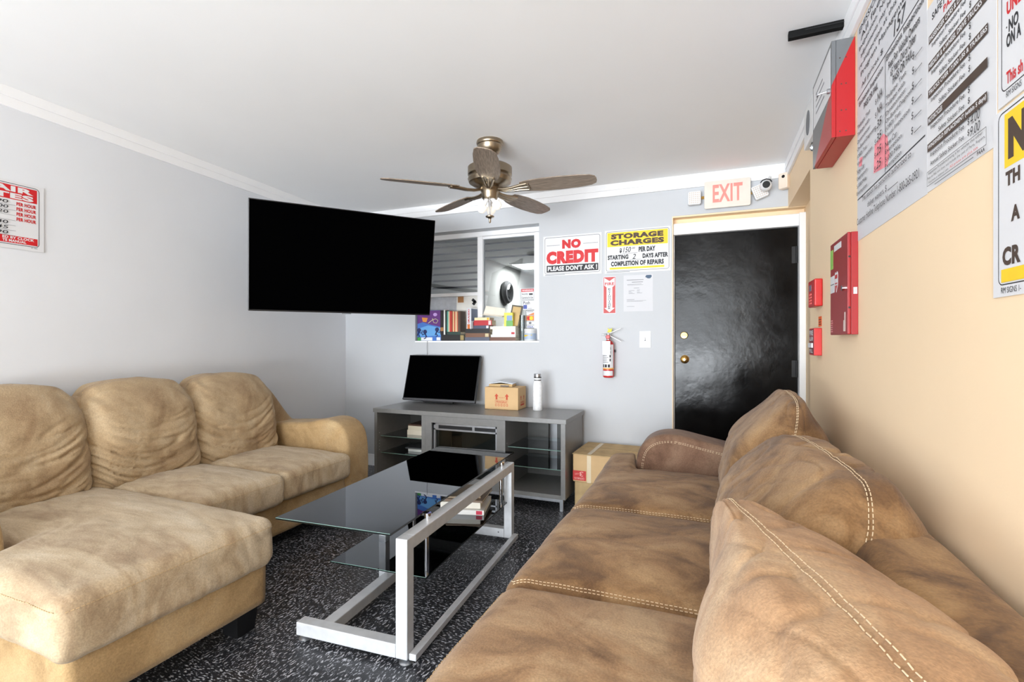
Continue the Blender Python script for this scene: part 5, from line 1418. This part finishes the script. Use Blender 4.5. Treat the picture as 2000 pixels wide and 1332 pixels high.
def crown(k, extra=None):
    def f(Qn, P):
        P = P.copy()
        top = sstep(-0.2, 1.0, Qn[:, 2])
        P[:, 2] += k * top * (1 - np.clip(np.abs(Qn[:, 0]), 0, 1) ** 2.2) * (1 - np.clip(np.abs(Qn[:, 1]), 0, 1) ** 2.2)
        if extra: P = extra(Qn, P)
        return P
    return f

def lpath(a, b, n=24):
    a, b = np.array(a, float), np.array(b, float)
    return [a + (b - a) * k / n for k in range(n + 1)]

# ---------------------------------------------------------------- left sofa with chaise
ls = thing('sectional_sofa', 'tan suede sofa with chaise along the left wall', 'sofa', (-2.75, 1.8, 0))
def lp_(o):
    o.parent = ls; o.matrix_parent_inverse = Matrix.Translation((2.75, -1.8, 0)); return o
# base
def ubox(name, x0, x1, y0, y1, z0, z1, r, mat, root, res=0.03, wr=None, shape=None):
    s = Soft(((x1 - x0) / 2, (y1 - y0) / 2, (z1 - z0) / 2), r, shape, wr)
    o = s.build(name, mat, None, res, ((x0 + x1) / 2, (y0 + y1) / 2, (z0 + z1) / 2))
    return s, root(o)
gentle = lambda a, sd: (lambda Qn, P, n: a * (perlin(P * 2.6 + sd) + 0.4 * perlin(P * 7 + sd)))
ubox('base', -3.2, -2.31, 1.50, 2.70, 0.10, 0.30, 0.018, suede_LB, lp_, 0.03, gentle(0.005, 2))
ubox('chaise_base', -3.2, -1.765, 0.86, 1.575, 0.10, 0.29, 0.018, suede_LB, lp_, 0.03, gentle(0.005, 5))
for (fx, fy) in ((-1.84, 1.50), (-1.84, 0.93), (-2.38, 2.62), (-3.1, 2.6), (-3.1, 0.95)):
    m = MB().add([(-0.05, -0.05, 0.105), (0.05, -0.05, 0.105), (0.05, 0.05, 0.105), (-0.05, 0.05, 0.105), (-0.04, -0.04, 0), (0.04, -0.04, 0), (0.04, 0.04, 0), (-0.04, 0.04, 0)], [(0, 1, 2, 3), (7, 6, 5, 4), (0, 4, 5, 1), (1, 5, 6, 2), (2, 6, 7, 3), (3, 7, 4, 0)], Matrix.Translation((fx, fy, 0)))
    lp_(m.build('foot', MT['black_plastic']))
# backrest against the wall
def lb_shape(Qn, P):
    P = P.copy()
    # the top falls away towards the far arm
    d = sstep(0.66, 1.0, Qn[:, 1])
    t = sstep(-0.5, 1, Qn[:, 2])
    P[:, 2] -= 0.33 * d * t
    return P
ubox('backrest', -3.185, -3.0, 0.80, 3.00, 0.10, 0.935, 0.08, suede_L, lp_, 0.03, gentle(0.012, 3), lb_shape)
# arms
def arm(name, x_back, x_front, yc, thick, ztop, zback, mat, root, stitch_mat, side):
    s = 1 if x_front > x_back else -1
    body = [(x_back, 0.10), (x_back + s * 0.03, 0.10), (x_front - s * 0.04, 0.10), (x_front, 0.104), (x_front + s * 0.003, 0.13), (x_front + s * 0.008, 0.25), (x_front + s * 0.010, 0.36), (x_front, ztop - 0.16), (x_front - s * 0.035, ztop - 0.065), (x_front - s * 0.11, ztop - 0.012), (x_front - s * 0.22, ztop), (x_front - s * 0.38, ztop - 0.03), (x_back + s * 0.22, zback + 0.02), (x_back, zback)]
    if s < 0: body = body[::-1]
    # keep the lower edge straight, smooth the rest
    ou = smooth_outline(body, 6)
    ou = [((max(x_, x_back) if s > 0 else min(x_, x_back)), max(0.098, z_)) for x_, z_ in ou]
    vs, fs = slab_profile(ou, thick, 0.035)
    m = MB().add(vs, fs)
    o = m.build(name, mat, smooth=True)
    bm = bmesh.new(); bm.from_mesh(o.data); bmesh.ops.recalc_face_normals(bm, faces=bm.faces); bm.to_mesh(o.data); bm.free()
    o.data.polygons.foreach_set('use_smooth', [True] * len(o.data.polygons))
    o.location = (0, yc, 0)
    root(o)
    # seam line inside the rim, both faces
    st_ = MB()
    n = len(ou)
    pts = [Vector(p) for p in ou]
    for face in (-1, 1):
        for ins in (0.036, 0.043):
            path = []
            for i in range(n):
                d = (pts[(i + 1) % n] - pts[i - 1]).normalized(); nn = Vector((d.y, -d.x))
                p = pts[i] - nn * ins
                if p.y > 0.14: path.append((p.x, face * (thick / 2 + 0.0004), p.y))
            # dashes
            acc = 0.0
            for a, b in zip(path[:-1], path[1:]):
                L_ = (Vector(b) - Vector(a)).length
                if L_ > 0.2 or L_ < 1e-6: continue
                k = 0.0
                while k + 0.008 <= L_:
                    pa = Vector(a).lerp(Vector(b), k / L_); pb = Vector(a).lerp(Vector(b), (k + 0.008) / L_)
                    st_.cyl(pa, pb, 0.001, 5)
                    k += 0.0125
    st_.build('stitching', stitch_mat, o)['kind'] = 'stuff'
    return o
arm('arm', -3.22, -2.31, 2.83, 0.24, 0.672, 0.60, suede_LB, lp_, MT['stitch_tan'], 1)
arm('arm', -3.18, -2.335, 0.84, 0.26, 0.64, 0.60, suede_LB, lp_, MT['stitch_tan'], -1)

# seat cushions
for i_, (y0, y1, x1) in enumerate(((1.585, 2.115, -2.215), (2.12, 2.685, -2.235))):
    x0 = -3.02
    def ex(Qn, P):
        P = P.copy()
        return P
    s = Soft(((x1 - x0) / 2, (y1 - y0) / 2, 0.085), 0.045, crown(0.035), seat_wrinkles(0.007, 3.3 + 4 * i_, 5))
    o = lp_(s.build('seat_cushion', suede_LT, None, 0.013, ((x0 + x1) / 2, (y0 + y1) / 2, 0.385)))
    s.stitches('stitching', MT['stitch_tan'], o, [lpath((0.999, -0.97, 0.62), (0.999, 0.97, 0.62), 40)], rad=0.0009)
# chaise cushion, wider in front of the near arm
CX0, CX1 = -3.02, -1.715
def ch_shape(Qn, P):
    P = P.copy()
    xw = P[:, 0] + (CX0 + CX1) / 2
    widen = sstep(-2.37, -2.26, xw)
    lowside = sstep(0.2, -1.0, Qn[:, 1])
    P[:, 1] -= 0.165 * widen * lowside
    top = sstep(-0.2, 1.0, Qn[:, 2])
    P[:, 2] += 0.03 * top * (1 - np.abs(np.clip(Qn[:, 0], -1, 1)) ** 2.5) * (1 - np.abs(np.clip(Qn[:, 1], -1, 1)) ** 2.5)
    # the front lip hangs over the base
    fr = sstep(0.75, 1.0, Qn[:, 0]); P[:, 2] -= 0.012 * fr * (1 - top)
    return P
chs = Soft(((CX1 - CX0) / 2, 0.30, 0.098), 0.05, ch_shape, seat_wrinkles(0.007, 8.8, 4))
cho = lp_(chs.build('chaise_cushion', suede_LT, None, 0.013, ((CX0 + CX1) / 2, 1.285, 0.378)))
chs.stitches('stitching', MT['stitch_tan'], cho, [lpath((0.999, -0.97, 0.66), (0.999, 0.97, 0.66), 40), lpath((-0.1, -0.999, 0.66), (0.97, -0.999, 0.66), 40)], rad=0.0011)

# back cushions
for i_, (y0, y1, zt, dx, sd) in enumerate(((0.93, 1.535, 1.01, 0.0, 2.2), (1.525, 2.10, 1.005, 0.01, 6.7), (2.085, 2.69, 1.0, 0.0, 12.9))):
    hz = (zt - 0.43) / 2
    def bs(Qn, P):
        P = P.copy()
        u, v = np.clip(np.abs(Qn[:, 1]), 0, 1), np.clip(Qn[:, 2], -1, 1)
        th = (1 - 0.38 * u ** 5) * (1 - 0.42 * sstep(0.35, 1.0, v) ** 1.4) * (1 - 0.12 * sstep(-0.6, -1.0, v))
        P[:, 0] = P[:, 0] * th
        P[:, 1] *= 1 - 0.05 * sstep(0.45, 1.0, v) + 0.03 * (1 - v * v)
        P[:, 2] -= 0.05 * u ** 3 * sstep(0.2, 1, v)
        P[:, 0] -= 0.135 * (v + 1) / 2          # leans back
        return P
    s = Soft((0.165, (y1 - y0) / 2, hz), 0.08, bs, smile_wrinkles(0.030, sd))
    o = lp_(s.build('back_cushion', suede_L, None, 0.0085, (-2.965 + dx, (y0 + y1) / 2, 0.43 + hz)))
    s.stitches('stitching', MT['stitch_tan'], o, [lpath((0.35, -0.98, 0.999), (0.35, 0.98, 0.999), 40), lpath((0.45, -0.999, 0.9), (0.45, -0.999, -0.9), 30)], rad=0.0009)

# ---------------------------------------------------------------- right sofa in the foreground
rs = thing('long_sofa', 'brown suede three-seat sofa along the beige wall in the foreground', 'sofa', (-0.05, 1.7, 0))
def rp_(o):
    o.parent = rs; o.matrix_parent_inverse = Matrix.Translation((0.05, -1.7, 0)); return o
ubox('base', -0.545, 0.40, 0.52, 2.90, 0.10, 0.30, 0.02, suede_R2, rp_, 0.03, gentle(0.005, 12))
for (fx, fy) in ((-0.47, 0.6), (-0.47, 2.8), (0.36, 2.8), (0.36, 0.6)):
    rp_(MB().lathe([(0, 0), (0.03, 0), (0.04, 0.105), (0, 0.105)], Matrix.Translation((fx, fy, 0)), 16).build('foot', MT['black_plastic'], smooth=True, angle=40))
sbk, obk = ubox('backrest', 0.29, 0.488, 0.45, 2.98, 0.10, 0.79, 0.06, suede_RB, rp_, 0.02, gentle(0.006, 21))
yq = lambda y_: (y_ - 1.715) / 1.265
sbk.stitches('stitching', MT['stitch'], obk, [[(-0.999, yq(1.52), 0.2), (-0.999, yq(1.52), 0.75), (-0.85, yq(1.5), 0.97), (-0.5, yq(1.5), 0.999), (0.9, yq(1.46), 0.999)], [(-0.999, yq(1.508), 0.2), (-0.999, yq(1.508), 0.75), (-0.85, yq(1.488), 0.97), (-0.5, yq(1.488), 0.999), (0.9, yq(1.448), 0.999)]], rad=0.0011)
arm('arm', 0.46, -0.40, 2.985, 0.24, 0.70, 0.60, suede_RA, rp_, MT['stitch'], 1)
arm('arm', 0.46, -0.40, 0.42, 0.22, 0.62, 0.58, suede_RA, rp_, MT['stitch'], -1)
SFX = -0.60
seats = ((0.55, 1.395, suede_R, 31.0, 0.0), (1.385, 2.13, suede_R2, 37.0, 0.0), (2.115, 2.86, suede_R2, 43.0, 0.26))
for i_, (y0, y1, mt, sd, ear) in enumerate(seats):
    x0, x1 = SFX, 0.27
    cyc = (y0 + y1) / 2
    def sshape(Qn, P, ear=ear, y1=y1, cyc=cyc, x0=x0, x1=x1):
        P = P.copy()
        top = sstep(-0.2, 1.0, Qn[:, 2])
        P[:, 2] += 0.04 * top * (1 - np.abs(np.clip(Qn[:, 0], -1, 1)) ** 2.2) * (1 - np.abs(np.clip(Qn[:, 1], -1, 1)) ** 2.4)
        if ear:
            xw = P[:, 0] + (x0 + x1) / 2
            widen = sstep(-0.385, -0.44, xw)
            hi = sstep(0.2, 1.0, Qn[:, 1])
            P[:, 1] += ear * widen * hi
            P[:, 2] += 0.035 * widen * hi * top
        fr = sstep(-0.8, -1.0, Qn[:, 0])
        P[:, 2] -= 0.02 * fr
        return P
    s = Soft(((x1 - x0) / 2, (y1 - y0) / 2, 0.105), 0.055, sshape, seat_wrinkles(0.006, sd, 3))
    o = rp_(s.build('seat_cushion', mt, None, 0.012, ((x0 + x1) / 2, cyc, 0.395)))
    paths = []
    hyy = (y1 - y0) / 2
    if i_ > 0:
        for k in (0.965, 0.935):
            paths.append(lpath((-0.93, -k, 0.999), (0.95, -k, 0.999), 50) )
        paths.append([(-0.93, -0.935, 0.999), (-0.965, -0.90, 0.999), (-0.975, -0.85, 0.99)])
    else:
        paths.append(lpath((-0.955, 0.9, 0.999), (-0.955, -0.9, 0.999), 50))
    if i_ == 2: paths.append(lpath((-0.3, 0.96, 0.999), (0.95, 0.96, 0.999), 40))
    s.stitches('stitching', MT['stitch'] if i_ else MT['stitch_tan'], o, paths, rad=0.0011)

def pillow_shape(lean_x, pinch=0.6, droop=0.04, topk=0.5):
    def f(Qn, P):
        P = P.copy()
        u, v = np.clip(np.abs(Qn[:, 1]), 0, 1), np.clip(Qn[:, 2], -1, 1)
        th = (1 - pinch * u ** 5) * (1 - topk * sstep(0.0, 1.0, v) ** 1.2) * (1 - 0.2 * sstep(-0.6, -1, v))
        P[:, 0] *= th
        P[:, 2] -= droop * u ** 3 * sstep(0.0, 1.0, v)
        P[:, 1] *= 1 - 0.05 * sstep(0.4, 1.0, v)
        P[:, 0] += lean_x * ((v + 1) / 2) ** 1.1
        return P
    return f
def pillow_wrinkles(amp, seed, groove=0.006):
    def f(Qn, P, n):
        b = perlin(P * 4.0 + seed) * 1.1 + perlin(P * 9.0 + seed) * 0.5
        rad_ = np.stack([Qn[:, 1] * 3.0 + seed, (Qn[:, 2] + 0.7 * Qn[:, 0]) * 1.0, Qn[:, 0] * 0.9], 1)
        r1 = ridged(rad_) ** 5
        r2 = ridged(np.stack([Qn[:, 1] * 2.2 + Qn[:, 2] * 2.6 + seed * 1.7, Qn[:, 2] * 0.8, Qn[:, 0]], 1)) ** 6
        edge = np.maximum(sstep(0.0, 1, Qn[:, 2]), sstep(0.5, 1, np.abs(Qn[:, 1])))
        g = np.exp(-(P[:, 0] / 0.007) ** 2) * edge
        pk = ridged(np.stack([Qn[:, 1] * 9 + seed, Qn[:, 2] * 9, Qn[:, 0] * 0.5], 1)) ** 4 * np.exp(-(P[:, 0] / 0.05) ** 2) * edge
        calm = 1 - 0.75 * np.exp(-(P[:, 0] / 0.03) ** 2) * edge
        return calm * amp * (b - 0.9 * r1 * (0.4 + 0.6 * edge) - 0.6 * r2 - 0.25 * pk) - groove * g
    return f
def seam_paths(half, off):
    a = off / half[0]
    out = []
    for sgn in (-1, 1):
        x_ = sgn * a
        out.append([(x_, -0.999, -0.7)] + lpath((x_, -0.999, -0.6), (x_, -0.999, 0.999), 30) + lpath((x_, -0.97, 0.999), (x_, 0.97, 0.999), 60) + lpath((x_, 0.999, 0.999), (x_, 0.999, -0.6), 30))
    return out
def slumped(Qn, P):
    """near cushion: thin at its far front corner, thick and low towards the wall"""
    P = P.copy()
    u, v = np.clip(Qn[:, 1], -1, 1), np.clip(Qn[:, 2], -1, 1)
    back = P[:, 0] > 0
    x = P[:, 0]
    wide = np.where(back, 1.4 * (1 - 0.8 * sstep(0.15, 1.0, u)) * (1 - 0.25 * sstep(0, -1, u)), (1 - 0.80 * sstep(-0.35, 1.0, u)) * (1 - 0.35 * sstep(0.1, 1, v)))
    P[:, 0] = x * wide
    P[:, 2] -= np.where(back, 0.05 * (np.clip(x, 0, 1) / 0.2) ** 2 * sstep(-0.5, 0.8, v), 0)
    P[:, 2] -= 0.03 * np.abs(u) ** 4 * sstep(0, 1, v) * (u < 0)
    return P
for (cx_, cy_, zb, half, yaw, r_, shp, mt, sd) in (
    (0.195, 2.485, 0.47, (0.19, 0.37, 0.262), 0, 0.14, pillow_shape(0.12, 0.62, 0.05, 0.66), suede_R2, 51.0),
    (0.195, 1.705, 0.47, (0.20, 0.42, 0.215), 6, 0.11, pillow_shape(0.11, 0.30, 0.03, 0.45), suede_R2, 57.0),
    (0.135, 0.985, 0.47, (0.20, 0.41, 0.185), 16, 0.085, slumped, suede_RC, 63.0)):
    s = Soft(half, r_, shp, pillow_wrinkles(0.010, sd))
    o = rp_(s.build('back_cushion', mt, None, 0.009, (cx_, cy_, zb + half[2]), (0, 0, R(yaw))))
    s.stitches('stitching', MT['stitch'], o, seam_paths(half, 0.0085), dash=0.009, gap=0.005, rad=0.0012)
